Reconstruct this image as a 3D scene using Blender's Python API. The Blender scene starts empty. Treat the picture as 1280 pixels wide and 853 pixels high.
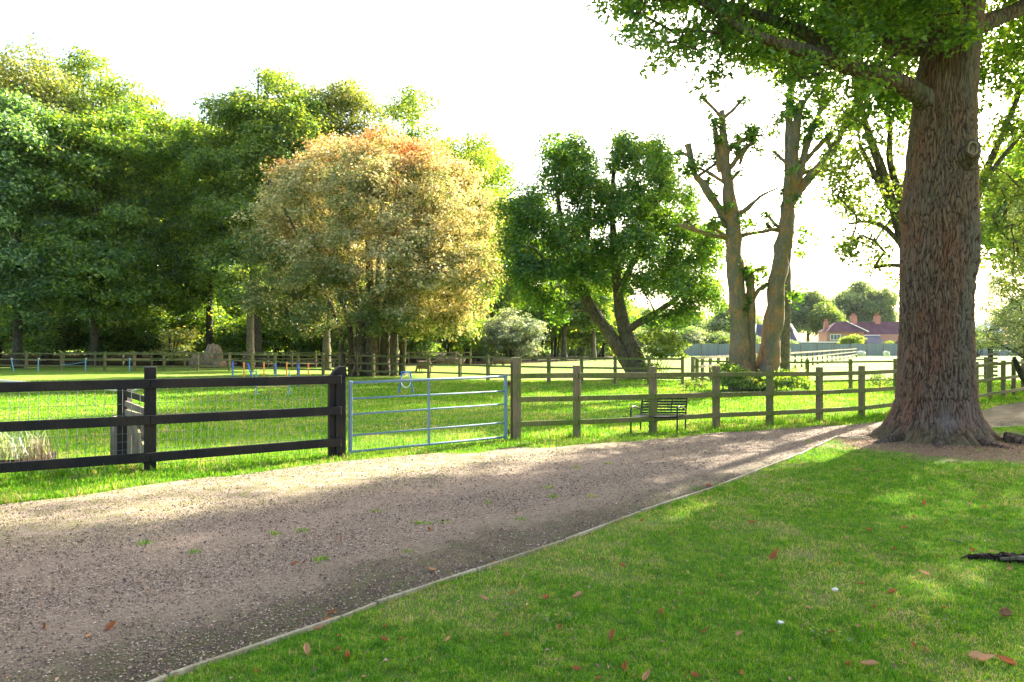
import bpy, math
import numpy as np
from mathutils import Vector

SC = bpy.context.scene
COL = SC.collection
R = math.radians

# ------------------------------------------------------------------ camera
H = 1.70                      # eye height
F, CX, HY = 900.0, 640.0, 431.0
cam_d = bpy.data.cameras.new('camera')
cam = bpy.data.objects.new('camera', cam_d)
COL.objects.link(cam)
cam.location = (0, 0, H)
cam.rotation_euler = (R(90) + math.atan(4.5 / F), 0, 0)
cam_d.sensor_width = 36
cam_d.lens = 36 * F / 1280
cam_d.clip_start = 0.05
cam_d.clip_end = 3000
SC.camera = cam

# ------------------------------------------------------------------ world, sun
HAZE = True
SUN_AZ = 42.0                 # degrees right of the view direction
SUN_EL = 33.0
w = bpy.data.worlds.new('World')
SC.world = w
w.use_nodes = True
nt = w.node_tree
bg = nt.nodes['Background']
sky = nt.nodes.new('ShaderNodeTexSky')
sky.sky_type = 'NISHITA'
sky.sun_disc = False
sky.sun_elevation = R(SUN_EL)
sky.sun_rotation = R(SUN_AZ)
sky.air_density = 1.0
sky.dust_density = 5.0
sky.ozone_density = 0.3
nt.links.new(sky.outputs[0], bg.inputs[0])
bg.inputs[1].default_value = 0.12
sd = bpy.data.lights.new('sun', 'SUN')
sd.energy = 5.0
sd.angle = R(0.6)
sd.color = (1.0, 0.93, 0.80)
sun = bpy.data.objects.new('sun', sd)
COL.objects.link(sun)
sv = Vector((math.sin(R(SUN_AZ)) * math.cos(R(SUN_EL)), math.cos(R(SUN_AZ)) * math.cos(R(SUN_EL)), math.sin(R(SUN_EL))))
sun.rotation_euler = sv.to_track_quat('Z', 'Y').to_euler()
sun.location = (20, 30, 40)

SC.view_settings.view_transform = 'Standard'
SC.view_settings.look = 'None'
SC.view_settings.exposure = 2.5
SC.view_settings.gamma = 1
SC.view_settings.use_curve_mapping = False
SC.render.engine = 'CYCLES'
cy = SC.cycles
cy.use_denoising = True
cy.max_bounces = 7
cy.diffuse_bounces = 4
cy.glossy_bounces = 2
cy.transmission_bounces = 4
cy.transparent_max_bounces = 4
cy.volume_bounces = 0
cy.sample_clamp_indirect = 6

# ------------------------------------------------------------------ helpers
def G(px, py, z=0.0):
    d = (H - z) * F / (py - HY)
    return np.array([(px - CX) / F * d, d, z])

def P(px, py, d):
    return np.array([(px - CX) / F * d, d, H - (py - HY) / F * d])

def tag(o, label=None, cat=None, group=None, kind=None):
    if label: o['label'] = label
    if cat: o['category'] = cat
    if group: o['group'] = group
    if kind: o['kind'] = kind
    return o

def empty(name, loc, label, cat, group=None, rz=0.0):
    o = bpy.data.objects.new(name, None)
    COL.objects.link(o)
    o.location = loc
    o.rotation_euler = (0, 0, rz)
    o.empty_display_size = 0.3
    return tag(o, label, cat, group)

class MB:
    def __init__(s):
        s.V, s.F, s.n, s.A = [], [], 0, {}
    def add(s, v, f, **att):
        v = np.asarray(v, float).reshape(-1, 3)
        f = [np.asarray(f)] if isinstance(f, np.ndarray) else [np.asarray([q]) for q in f]
        nf = 0
        for q in f:
            s.F.append(q + s.n); nf += len(q)
        s.V.append(v)
        s.n += len(v)
        for k, a in att.items():
            s.A.setdefault(k, []).append(np.broadcast_to(np.asarray(a, float), (nf,)).copy())
    def box(s, c, size, rz=0.0, M=None):
        x, y, z = np.array(size) / 2
        v = np.array([[-x,-y,-z],[x,-y,-z],[x,y,-z],[-x,y,-z],[-x,-y,z],[x,-y,z],[x,y,z],[-x,y,z]])
        if M is not None: v = v @ np.asarray(M).T
        if rz:
            c_, s_ = math.cos(rz), math.sin(rz)
            v = v @ np.array([[c_, s_, 0], [-s_, c_, 0], [0, 0, 1]])
        s.add(v + np.asarray(c), np.array([[0,3,2,1],[4,5,6,7],[0,1,5,4],[1,2,6,5],[2,3,7,6],[3,0,4,7]]))
    def bar(s, a, b, wdt, hgt, up=(0, 0, 1)):
        a, b = np.asarray(a, float), np.asarray(b, float)
        t = b - a; L = np.linalg.norm(t); t /= L
        u = np.cross(up, t); u /= np.linalg.norm(u); n = np.cross(t, u)
        s.box((a + b) / 2, (L, wdt, hgt), M=np.array([t, u, n]).T)
    def tube(s, pts, rad, sides=6, cap=True, **att):
        v, f = tube(pts, rad, sides, cap)
        base = s.n
        s.V.append(v); s.n += len(v)
        nf = 0
        for q in f:
            s.F.append(q + base); nf += len(q)
        for k, a in att.items():
            s.A.setdefault(k, []).append(np.full(nf, float(a)))
    def build(s, name, mat, parent=None, smooth=False, bevel=0.0, world=False):
        v = np.concatenate(s.V) if s.V else np.zeros((0, 3))
        if parent is not None and not world:
            off = np.array(parent.location)
            if parent.type == 'EMPTY' or True:
                # parts are modelled in world space round their thing
                p = parent
                while p is not None:
                    v = v - np.array(p.location)
                    p = p.parent
        return raw(name, v, s.F, mat, parent, smooth, {k: np.concatenate(a) for k, a in s.A.items()}, bevel)

def raw(name, v, flist, mat, parent=None, smooth=False, att=None, bevel=0.0):
    me = bpy.data.meshes.new(name)
    idx = np.concatenate([q.ravel() for q in flist]).astype(np.int32)
    sizes = np.concatenate([np.full(len(q), q.shape[1]) for q in flist]).astype(np.int32)
    me.vertices.add(len(v)); me.vertices.foreach_set('co', np.asarray(v, np.float32).ravel())
    me.loops.add(len(idx)); me.loops.foreach_set('vertex_index', idx)
    me.polygons.add(len(sizes))
    me.polygons.foreach_set('loop_start', np.concatenate([[0], np.cumsum(sizes)[:-1]]).astype(np.int32))
    me.polygons.foreach_set('loop_total', sizes)
    me.polygons.foreach_set('use_smooth', np.full(len(sizes), bool(smooth)))
    me.update(calc_edges=True)
    for k, a in (att or {}).items():
        if len(a) == len(sizes):
            me.attributes.new(k, 'FLOAT', 'FACE').data.foreach_set('value', a.astype(np.float32))
        elif len(a) == len(v):
            me.attributes.new(k, 'FLOAT', 'POINT').data.foreach_set('value', a.astype(np.float32))
    me.validate()
    me.materials.append(mat)
    o = bpy.data.objects.new(name, me)
    COL.objects.link(o)
    if parent is not None: o.parent = parent
    if bevel:
        m = o.modifiers.new('bevel', 'BEVEL'); m.width = bevel; m.segments = 1
    return o

def tube(pts, rad, sides=6, cap=True):
    pts = np.asarray(pts, float); n = len(pts)
    rad = np.broadcast_to(np.asarray(rad, float), (n,))
    t = np.gradient(pts, axis=0); t /= np.linalg.norm(t, axis=1, keepdims=True) + 1e-9
    ref = np.array([1.0, 0, 0]) if abs(t[0][0]) < 0.8 else np.array([0, 1.0, 0])
    u = np.cross(t[0], ref); u /= np.linalg.norm(u)
    U = [u]
    for i in range(1, n):
        u = U[-1] - t[i] * np.dot(U[-1], t[i]); u /= np.linalg.norm(u) + 1e-9
        U.append(u)
    U = np.array(U); W = np.cross(t, U)
    a = np.arange(sides) / sides * 2 * np.pi
    ring = pts[:, None] + rad[:, None, None] * (U[:, None] * np.cos(a)[None, :, None] + W[:, None] * np.sin(a)[None, :, None])
    v = ring.reshape(-1, 3)
    i = np.arange(n - 1)[:, None] * sides; j = np.arange(sides)[None, :]; k = (j + 1) % sides
    f = [np.stack([i + j, i + k, i + k + sides, i + j + sides], -1).reshape(-1, 4)]
    if cap:
        f.append(np.arange(sides)[::-1][None, :]); f.append(((n - 1) * sides + np.arange(sides))[None, :])
    return v, f

def copy_thing(o, loc, rz, sc, label, group=None, sz=None):
    c = o.copy(); COL.objects.link(c)
    c.location = loc; c.rotation_euler = (0, 0, rz); c.scale = (sc, sc, sz or sc)
    if label: c['label'] = label
    if group: c['group'] = group
    for ch in list(o.children):
        d = ch.copy(); COL.objects.link(d); d.parent = c
        for g in list(ch.children):
            e = g.copy(); COL.objects.link(e); e.parent = d
    return c

def hash01(*a):
    x = np.zeros_like(np.asarray(a[0], float))
    for i, q in enumerate(a): x = x + np.asarray(q, float) * (12.9898 + 65.233 * i)
    s = np.sin(x) * 43758.5453
    return s - np.floor(s)

def vnoise(p, seed=0.0):
    p = np.asarray(p, float); i = np.floor(p); f = p - i; f = f * f * (3 - 2 * f)
    D = p.shape[-1]; r = 0
    for c in range(2 ** D):
        b = np.array([(c >> k) & 1 for k in range(D)])
        wgt = np.prod(np.where(b, f, 1 - f), axis=-1)
        r = r + wgt * hash01(*[(i[..., k] + b[k]) for k in range(D)], np.full(p.shape[:-1], seed))
    return r

# ------------------------------------------------------------------ materials
def newmat(name):
    m = bpy.data.materials.new(name); m.use_nodes = True
    t = m.node_tree
    for n in list(t.nodes): t.nodes.remove(n)
    out = t.nodes.new('ShaderNodeOutputMaterial')
    return m, t, out

class N:
    def __init__(s, t): s.t = t
    def __call__(s, kind, **kw):
        n = s.t.nodes.new('ShaderNode' + kind)
        for k, v in kw.items():
            if k in n.inputs.keys() if hasattr(n.inputs, 'keys') else False:
                inp = n.inputs[k]
                if isinstance(v, bpy.types.NodeSocket): s.t.links.new(v, inp)
                else: inp.default_value = v
            else: setattr(n, k, v)
        return n
    def link(s, a, b): s.t.links.new(a, b)
    def ramp(s, fac, stops, interp='LINEAR'):
        n = s.t.nodes.new('ShaderNodeValToRGB'); n.color_ramp.interpolation = interp
        e = n.color_ramp.elements
        while len(e) < len(stops): e.new(0.5)
        for q, (p, c) in zip(e, stops):
            q.position = p; q.color = (c[0], c[1], c[2], 1) if not isinstance(c, float) else (c, c, c, 1)
        s.t.links.new(fac, n.inputs[0])
        return n.outputs[0]
    def mix(s, fac, a, b, mode='MIX'):
        n = s.t.nodes.new('ShaderNodeMix'); n.data_type = 'RGBA'; n.blend_type = mode
        for i, v in ((0, fac), (6, a), (7, b)):
            if isinstance(v, bpy.types.NodeSocket): s.t.links.new(v, n.inputs[i])
            else: n.inputs[i].default_value = v if i == 0 else (*v, 1)
        return n.outputs[2]
    def noise(s, vec, scale, detail=4, rough=0.55, dist=0.0):
        n = s.t.nodes.new('ShaderNodeTexNoise'); n.inputs['Scale'].default_value = scale
        n.inputs['Detail'].default_value = detail; n.inputs['Roughness'].default_value = rough
        n.inputs['Distortion'].default_value = dist
        if vec is not None: s.t.links.new(vec, n.inputs['Vector'])
        return n.outputs['Fac']
    def voro(s, vec, scale, feature='F1', out='Distance', rnd=1.0):
        n = s.t.nodes.new('ShaderNodeTexVoronoi'); n.feature = feature
        n.inputs['Scale'].default_value = scale; n.inputs['Randomness'].default_value = rnd
        if vec is not None: s.t.links.new(vec, n.inputs['Vector'])
        return n.outputs[out]
    def math(s, op, a, b=0.0, clamp=False):
        n = s.t.nodes.new('ShaderNodeMath'); n.operation = op; n.use_clamp = clamp
        for i, v in ((0, a), (1, b)):
            if isinstance(v, bpy.types.NodeSocket): s.t.links.new(v, n.inputs[i])
            else: n.inputs[i].default_value = v
        return n.outputs[0]
    def pos(s, scale=(1, 1, 1), obj=False):
        if obj: o = s.t.nodes.new('ShaderNodeTexCoord').outputs['Object']
        else: o = s.t.nodes.new('ShaderNodeNewGeometry').outputs['Position']
        m = s.t.nodes.new('ShaderNodeMapping'); m.inputs['Scale'].default_value = scale
        s.t.links.new(o, m.inputs[0]); return m.outputs[0]
    def attr(s, name):
        n = s.t.nodes.new('ShaderNodeAttribute'); n.attribute_name = name; return n.outputs['Fac']
    def bump(s, h, strength=0.5, dist=0.02, nrm=None):
        n = s.t.nodes.new('ShaderNodeBump'); n.inputs['Strength'].default_value = strength
        n.inputs['Distance'].default_value = dist; s.t.links.new(h, n.inputs['Height'])
        if nrm is not None: s.t.links.new(nrm, n.inputs['Normal'])
        return n.outputs[0]
    def bsdf(s, out, col, rough=0.8, nrm=None, metal=0.0, spec=0.3):
        n = s.t.nodes.new('ShaderNodeBsdfPrincipled')
        n.inputs['Metallic'].default_value = metal
        n.inputs['Specular IOR Level'].default_value = spec
        for k, v in (('Base Color', col), ('Roughness', rough)):
            if isinstance(v, bpy.types.NodeSocket): s.t.links.new(v, n.inputs[k])
            else: n.inputs[k].default_value = (*v, 1) if k == 'Base Color' else v
        if nrm is not None: s.t.links.new(nrm, n.inputs['Normal'])
        s.t.links.new(n.outputs[0], out.inputs[0]); return n

def leaf_mat(name, stops, trans=0.45, boost=(1.9, 1.7, 0.9), gloss=0.05, autumn=None):
    m, t, out = newmat(name); n = N(t)
    c = n.ramp(n.attr('v'), stops)
    if autumn: c = n.mix(n.attr('k'), c, n.ramp(n.attr('v'), autumn))
    d = n('BsdfDiffuse'); n.link(c, d.inputs[0])
    tc = n.mix(1.0, c, boost, 'MULTIPLY')
    tr = n('BsdfTranslucent'); n.link(tc, tr.inputs[0])
    mx = n('MixShader'); mx.inputs[0].default_value = trans
    n.link(d.outputs[0], mx.inputs[1]); n.link(tr.outputs[0], mx.inputs[2])
    g = n('BsdfGlossy'); g.inputs['Roughness'].default_value = 0.45; g.inputs[0].default_value = (.8, .85, .9, 1)
    m2 = n('MixShader'); m2.inputs[0].default_value = gloss
    n.link(mx.outputs[0], m2.inputs[1]); n.link(g.outputs[0], m2.inputs[2])
    n.link(m2.outputs[0], out.inputs[0])
    return m

def bark_mat(name, a, b, moss=None, sc=9.0, stretch=0.22, strength=0.8, crack=0.45, third=None):
    m, t, out = newmat(name); n = N(t)
    p = n.pos((1, 1, stretch))
    big = n.noise(n.pos((1, 1, .6)), 1.6, 4)
    fine = n.noise(p, sc * 3.0, 6, .65)
    vo = n.voro(p, sc, 'DISTANCE_TO_EDGE')
    col = n.mix(n.ramp(big, [(.38, 0.0), (.62, 1.0)]), a, b)
    if third: col = n.mix(n.ramp(n.noise(p, sc * .6, 3), [(.45, 0.0), (.65, 1.0)]), col, third)
    col = n.mix(n.ramp(fine, [(.3, 0.0), (.75, 1.0)]), n.mix(1.0, col, (.62, .6, .58), 'MULTIPLY'), n.mix(1.0, col, (1.35, 1.33, 1.3), 'MULTIPLY'))
    cr = n.ramp(vo, [(0.0, crack), (.16, 1.0)])
    col = n.mix(1.0, col, cr, 'MULTIPLY')
    if moss: col = n.mix(n.ramp(n.noise(n.pos(), 2.6, 5), [(.52, 0.0), (.7, .75)]), col, moss)
    h = n.math('ADD', n.math('MULTIPLY', n.ramp(vo, [(0, 0.0), (.22, 1.0)]), .7), n.math('MULTIPLY', fine, .6))
    n.bsdf(out, col, .9, n.bump(h, strength, .03), spec=.15)
    return m

def wood_mat(name, a, b, c=None, sc=1.0, stripes=14.0, rough=.8, bump=.35):
    m, t, out = newmat(name); n = N(t)
    p = n.pos((1, 1, 1), obj=True)
    g = n.noise(p, 5 * sc, 6, .7, 1.5)
    g2 = n.noise(n.pos((1, 1, .12)), stripes * 4, 4, .6)
    k = n.noise(n.pos(), 2.2, 3)
    col = n.mix(n.ramp(g, [(.35, 0.0), (.65, 1.0)]), a, b)
    if c: col = n.mix(n.ramp(k, [(.42, 0.0), (.62, 1.0)]), col, c)
    col = n.mix(n.ramp(g2, [(.3, 0.0), (.7, 1.0)]), n.mix(1.0, col, (.7, .7, .7), 'MULTIPLY'), n.mix(1.0, col, (1.25, 1.25, 1.2), 'MULTIPLY'))
    n.bsdf(out, col, rough, n.bump(n.math('ADD', g, g2), bump, .008), spec=.25)
    return m

def plain(name, col, rough=.5, metal=0.0, var=.25, sc=20, spec=.4):
    m, t, out = newmat(name); n = N(t)
    g = n.noise(n.pos(), sc, 4)
    c = n.mix(g, tuple(q * (1 - var) for q in col), tuple(min(1, q * (1 + var)) for q in col))
    n.bsdf(out, c, rough, n.bump(g, .1, .003), metal, spec)
    return m

M = {}
M['leaf_dark'] = leaf_mat('dark green foliage', [(0, (.022, .066, .006)), (.4, (.078, .175, .014)), (.75, (.16, .28, .025)), (1, (.36, .41, .06))], trans=.58, boost=(2.3, 1.9, .8))
M['leaf_mid'] = leaf_mat('mid green foliage', [(0, (.026, .075, .008)), (.4, (.085, .170, .016)), (.75, (.17, .26, .025)), (1, (.34, .38, .07))], trans=.58, boost=(2.3, 1.9, .8))
M['leaf_yel'] = leaf_mat('yellowing green foliage', [(0, (.06, .11, .018)), (.5, (.16, .21, .035)), (1, (.38, .36, .10))], trans=.5)
M['leaf_blue'] = leaf_mat('blue green foliage', [(0, (.025, .08, .018)), (.5, (.09, .20, .045)), (1, (.28, .40, .12))], gloss=.06, trans=.55)
M['leaf_oak'] = leaf_mat('oak leaf', [(0, (.028, .085, .010)), (.5, (.06, .14, .012)), (1, (.15, .23, .02))], trans=.64, boost=(2.8, 2.3, .9))
M['leaf_maple'] = leaf_mat('maple leaf', [(0, (.022, .08, .008)), (.5, (.06, .155, .012)), (1, (.18, .27, .02))], trans=.55, boost=(2.1, 1.8, .8))
M['leaf_aut'] = leaf_mat('turning leaf', [(0, (.06, .12, .015)), (.35, (.16, .22, .05)), (.65, (.43, .40, .18)), (1, (.66, .58, .36))], trans=.42,
                         boost=(1.25, 1.15, .7), autumn=[(0, (.30, .17, .06)), (.5, (.54, .25, .10)), (1, (.72, .38, .20))])
M['leaf_pale'] = leaf_mat('pale grey green leaf', [(0, (.03, .07, .03)), (.5, (.11, .16, .08)), (1, (.40, .42, .28))], gloss=.10)
M['leaf_pine'] = leaf_mat('pine needle', [(0, (.06, .11, .035)), (.5, (.13, .19, .07)), (1, (.24, .28, .12))], trans=.4, gloss=.08)
M['leaf_syc'] = leaf_mat('backlit leaf', [(0, (.05, .11, .015)), (.5, (.10, .165, .02)), (1, (.19, .23, .04))], trans=.55)
M['leaf_far_hazed'] = leaf_mat('haze lightened foliage', [(0, (.06, .12, .045)), (.5, (.12, .19, .07)), (1, (.22, .27, .10))], trans=.55)  # leaf colour lightened to carry the haze over far trees
M['grass_blade'] = leaf_mat('grass blade', [(0, (.035, .15, .004)), (.4, (.105, .28, .008)), (.78, (.24, .37, .02)), (.86, (.30, .26, .10)), (1, (.42, .34, .19))], trans=.42, boost=(1.6, 1.45, .7), gloss=.02)
M['dead_leaf'] = leaf_mat('fallen leaf', [(0, (.14, .075, .04)), (.5, (.26, .15, .08)), (1, (.40, .28, .18))], trans=.2, boost=(1.3, 1, .7))
M['bark_oak'] = bark_mat('oak bark', (.13, .075, .05), (.11, .09, .07), moss=(.085, .09, .04), sc=11, stretch=.20, strength=1.0, crack=.40, third=(.17, .13, .10))
M['bark_smooth'] = bark_mat('smooth grey bark', (.21, .17, .125), (.16, .145, .11), moss=(.15, .15, .08), sc=9, stretch=.35, strength=.4, crack=.86, third=(.34, .19, .09))
M['bark_dark'] = bark_mat('dark bark', (.09, .075, .055), (.06, .055, .04), moss=(.06, .075, .03), sc=8, stretch=.25)
M['bark_mid'] = bark_mat('brown bark', (.17, .14, .10), (.12, .105, .075), moss=(.09, .11, .045), sc=9, stretch=.2)
M['wood_black'] = wood_mat('black creosoted wood', (.008, .007, .008), (.015, .013, .013), (.024, .018, .014), rough=.7)
M['wood_green'] = wood_mat('green algae covered wood', (.085, .118, .018), (.135, .162, .038), (.16, .14, .06))
M['wood_post'] = wood_mat('weathered post wood', (.145, .13, .06), (.105, .135, .028), (.20, .145, .09))
M['wood_far'] = wood_mat('pale weathered rail wood', (.17, .155, .085), (.22, .20, .13), (.13, .13, .06))
M['wood_grey'] = wood_mat('grey weathered boards', (.20, .15, .12), (.14, .11, .09), (.24, .19, .15))
M['wood_edge'] = wood_mat('pale edging board', (.34, .30, .22), (.22, .20, .14), (.17, .16, .08))
M['cutwood'] = wood_mat('old sawn wood', (.30, .21, .13), (.20, .13, .08))
M['wire'] = plain('galvanised wire', (.14, .15, .13), .6, .3)
M['galv'] = plain('blue grey galvanised steel', (.15, .225, .29), .7, 0.0)
M['rust'] = plain('rusty iron', (.14, .07, .04), .8)
M['iron'] = plain('dark bench metal', (.016, .018, .022), .45, .2)

# ------------------------------------------------------------------ noise-coloured ground
def ground_mat():
    m, t, out = newmat('paddock grass'); n = N(t)
    p = n.pos()
    big = n.noise(n.pos((.6, 1, 1)), .22, 4, .6); mid = n.noise(p, 1.8, 5, .65); fine = n.noise(p, 26, 4, .7)
    col = n.mix(n.ramp(fine, [(.3, 0.0), (.7, 1.0)]), (.06, .15, .010), (.16, .28, .02))
    col = n.mix(n.ramp(mid, [(.45, 0.0), (.68, .6)]), col, (.25, .25, .07))
    col = n.mix(n.ramp(big, [(.50, 0.0), (.66, .55)]), col, (.30, .26, .10))
    n.bsdf(out, col, .9, n.bump(n.math('ADD', fine, mid), .9, .05), spec=.1)
    return m
def lawn_mat():
    m, t, out = newmat('lawn soil and thatch'); n = N(t)
    p = n.pos()
    mid = n.noise(p, 2.2, 5, .65); fine = n.noise(p, 60, 4, .7)
    col = n.mix(n.ramp(fine, [(.3, 0.0), (.7, 1.0)]), (.045, .10, .010), (.12, .19, .03))
    col = n.mix(n.ramp(mid, [(.46, 0.0), (.66, .7)]), col, (.19, .155, .075))
    # litter ring round the oak
    sub = n('VectorMath', operation='SUBTRACT'); n.link(n.pos(), sub.inputs[0]); sub.inputs[1].default_value = (7.5, 12.2, 0)
    ln = n('VectorMath', operation='LENGTH'); n.link(sub.outputs[0], ln.inputs[0])
    ring = n.math('ADD', ln.outputs['Value'], n.math('MULTIPLY', n.noise(p, 2.5, 4), 1.6))
    lit = n.mix(n.ramp(n.noise(p, 30, 3), [(.35, 0.0), (.65, 1.0)]), (.09, .055, .04), (.27, .18, .12))
    col = n.mix(n.ramp(n.math('MULTIPLY', ring, .25), [(.62, 1.0), (.74, 0.0)]), col, lit)
    n.bsdf(out, col, .95, n.bump(fine, .9, .02), spec=.1)
    return m
def gravel_mat():
    m, t, out = newmat('pinkish gravel'); n = N(t)
    p = n.pos()
    v1 = n.voro(p, 62, 'F1', 'Color'); vd = n.voro(p, 62, 'F1', 'Distance')
    v2 = n.voro(p, 130, 'F1', 'Color')
    sep = n('SeparateColor'); n.link(v1, sep.inputs[0]); sep2 = n('SeparateColor'); n.link(v2, sep2.inputs[0])
    c = n.ramp(sep.outputs[0], [(0, (.035, .027, .020)), (.35, (.13, .092, .060)), (.7, (.235, .168, .112)), (.93, (.36, .285, .205)), (1, (.55, .46, .35))])
    c2 = n.ramp(sep2.outputs[0], [(0, (.05, .038, .028)), (.6, (.18, .135, .095)), (1, (.36, .285, .20))])
    c = n.mix(.45, c, c2)
    big = n.noise(p, .55, 5, .6)
    c = n.mix(n.ramp(big, [(.42, 0.0), (.7, .5)]), c, (.26, .20, .145))
    moss = n.noise(p, 1.1, 6, .7)
    c = n.mix(n.ramp(moss, [(.58, 0.0), (.72, .7)]), c, (.085, .075, .035))
    # distance from the timber edging: mossy, darker margin, two compacted wheel tracks
    dt_ = n('VectorMath', operation='DOT_PRODUCT'); n.link(n.pos(), dt_.inputs[0]); dt_.inputs[1].default_value = (-.727, .686, 0)
    de = n.math('SUBTRACT', dt_.outputs['Value'], 4.0)
    wob = n.math('ADD', de, n.math('MULTIPLY', n.math('SUBTRACT', n.noise(p, 1.3, 5, .65), .5), 1.6))
    edge = n.ramp(n.math('MULTIPLY', wob, .5), [(.0, .9), (.5, 0.0)])
    c = n.mix(edge, c, n.mix(n.ramp(n.noise(p, 7, 5, .7), [(.4, 0.0), (.6, 1.0)]), (.065, .048, .034), (.06, .07, .02)))
    trk_ = n.math('SINE', n.math('MULTIPLY', n.math('ADD', wob, -.35), 4.0))
    c = n.mix(n.ramp(trk_, [(.35, 0.0), (.95, .32)]), c, (.25, .19, .135))
    far_m = n.ramp(n.math('MULTIPLY', wob, .2), [(.52, 0.0), (.72, .7)])
    c = n.mix(far_m, c, n.mix(n.ramp(n.noise(p, 5, 5, .7), [(.42, 0.0), (.58, 1.0)]), (.33, .255, .18), (.19, .18, .07)))
    h = n.math('SUBTRACT', 1.0, vd)
    n.bsdf(out, c, .9, n.bump(n.math('ADD', h, n.noise(p, 120, 3)), .7, .012), spec=.12)
    return m
M['ground'] = ground_mat(); M['lawn'] = lawn_mat(); M['gravel'] = gravel_mat()
def pebble_mat():
    m, t, out = newmat('loose pebble'); n = N(t)
    n.bsdf(out, n.ramp(n.attr('v'), [(0, (.03, .024, .022)), (.3, (.10, .072, .052)), (.6, (.20, .145, .10)), (.88, (.31, .235, .165)), (1, (.46, .38, .29))]), .8, spec=.25)
    return m
M['pebble'] = pebble_mat()

# ------------------------------------------------------------------ ground sheets
far_edge = [(-160, 662), (0, 632), (90, 621), (200, 605), (320, 590), (430, 577), (500, 571), (575, 567), (640, 561), (720, 558), (800, 553), (850, 547), (900, 542), (960, 538), (1010, 534), (1060, 531), (1110, 527), (1160, 523), (1215, 516), (1250, 508), (1290, 501), (1400, 487)]
near_edge = [(1400, 528), (1285, 534), (1238, 537), (1180, 545), (1090, 552), (1046, 549), (1018, 560), (998, 572), (950, 590), (885, 617), (850, 628), (800, 645), (740, 667), (705, 682), (640, 705), (595, 719), (540, 737), (470, 762), (425, 781), (330, 814), (210, 856)]
far_w = [G(*q) for q in far_edge]; near_w = [G(*q) for q in near_edge]
near_w += [np.array([-2.6, 2.3, 0]), np.array([-4.2, 0.6, 0]), np.array([-7, -2.5, 0])]
drive_poly = [np.array([-14, -4.0, 0]), np.array([-10.5, 2.6, 0])] + far_w + near_w
def jag(poly, amp, seed, step=.25, keep=None):
    out = []
    r = np.random.default_rng(seed)
    for a, b in zip(poly, poly[1:] + poly[:1]):
        k = max(1, int(np.linalg.norm(b - a) / step)); k = min(k, 60)
        for i in range(k):
            q = a + (b - a) * i / k
            out.append(q)
    return np.array(out)
def sheet(name, poly, z, mat):
    import bmesh
    bm = bmesh.new()
    vs = [bm.verts.new((p[0], p[1], z)) for p in poly]
    f = bm.faces.new(vs)
    f.normal_update()
    if f.normal.z < 0: f.normal_flip()
    bmesh.ops.triangulate(bm, faces=[f], ngon_method='EAR_CLIP')
    bm.normal_update()
    me = bpy.data.meshes.new(name); bm.to_mesh(me); bm.free(); me.materials.append(mat)
    o = bpy.data.objects.new(name, me); COL.objects.link(o); tag(o, kind='structure'); return o
# wobbly verge line
dp = jag(drive_poly, 0, 1)
nfar = np.array([vnoise(q[:2] * 1.7, 3) - .5 for q in dp])
far_line = np.array(far_w)
def dist_poly(p, line):
    p = np.asarray(p)[:, None, :2]; a = line[None, :-1, :2]; b = line[None, 1:, :2]
    ab = b - a; t_ = np.clip(((p - a) * ab).sum(-1) / (ab ** 2).sum(-1), 0, 1)
    return np.linalg.norm(p - (a + ab * t_[..., None]), axis=-1).min(1)
dd = dist_poly(dp, far_line)
dp2 = dp.copy(); dp2[:, 1] += np.where(dd < .05, nfar * .35, 0)
def tessellated_ground():
    # one sheet to the horizon, finer close to the camera
    xs = np.concatenate([[-1500, -600, -250], np.linspace(-120, 120, 61), [250, 600, 1500]])
    ys = np.concatenate([[-900, -200, -40], np.linspace(-20, 140, 61), [250, 600, 2000]])
    X, Y = np.meshgrid(xs, ys)
    v = np.stack([X, Y, np.zeros_like(X)], -1).reshape(-1, 3)
    nx = len(xs); i = np.arange(len(ys) - 1)[:, None] * nx; j = np.arange(nx - 1)[None]
    f = np.stack([i + j, i + j + 1, i + j + 1 + nx, i + j + nx], -1).reshape(-1, 4)
    return tag(raw('ground', v, [f], M['ground']), kind='structure')
tessellated_ground()
sheet('gravel_drive', dp2, .004, M['gravel'])
lawn_poly = [np.array([q[0], q[1], 0]) for q in near_w] + [np.array([-7, -8, 0]), np.array([40, -8, 0]), np.array([40, 14.5, 0])]
sheet('lawn', lawn_poly, .03, M['lawn'])

def inside(p, poly):
    poly = np.asarray(poly)[:, :2]; x, y = p[:, 0], p[:, 1]; r = np.zeros(len(p), bool)
    for (x1, y1), (x2, y2) in zip(poly, np.roll(poly, -1, 0)):
        c = ((y1 > y) != (y2 > y)) & (x < (x2 - x1) * (y - y1) / (y2 - y1 + 1e-12) + x1)
        r ^= c
    return r

# edging boards
ed = empty('lawn_edging', tuple(near_w[5]), 'pale timber edging strip between the gravel drive and the shaded lawn', 'edging')
bp = [near_w[i] for i in (5, 7, 9, 11, 13, 15, 17, 18, 20, 21)]
for a, b in zip(bp, bp[1:]):
    mb = MB(); t_ = (b - a) / np.linalg.norm(b - a)
    mb.bar(a + np.array([0, 0, .022 + .005 * math.sin(a[0] * 9)]), b - t_ * .012 + np.array([0, 0, .022 + .005 * math.sin(b[0] * 7)]), .024, .07)
    mb.build('edging_board', M['wood_edge'], ed, bevel=.004)
bp = [near_w[i] for i in (5, 4)]
mb = MB(); mb.bar(bp[0] + [0.02, .03, .015], bp[1] + [0, 0, .015], .03, .06); mb.build('edging_board', M['wood_edge'], ed, bevel=.004)
ed2 = empty('lawn_edging', tuple(near_w[2]), 'thin pale edging strip right of the big oak trunk', 'edging')
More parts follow.
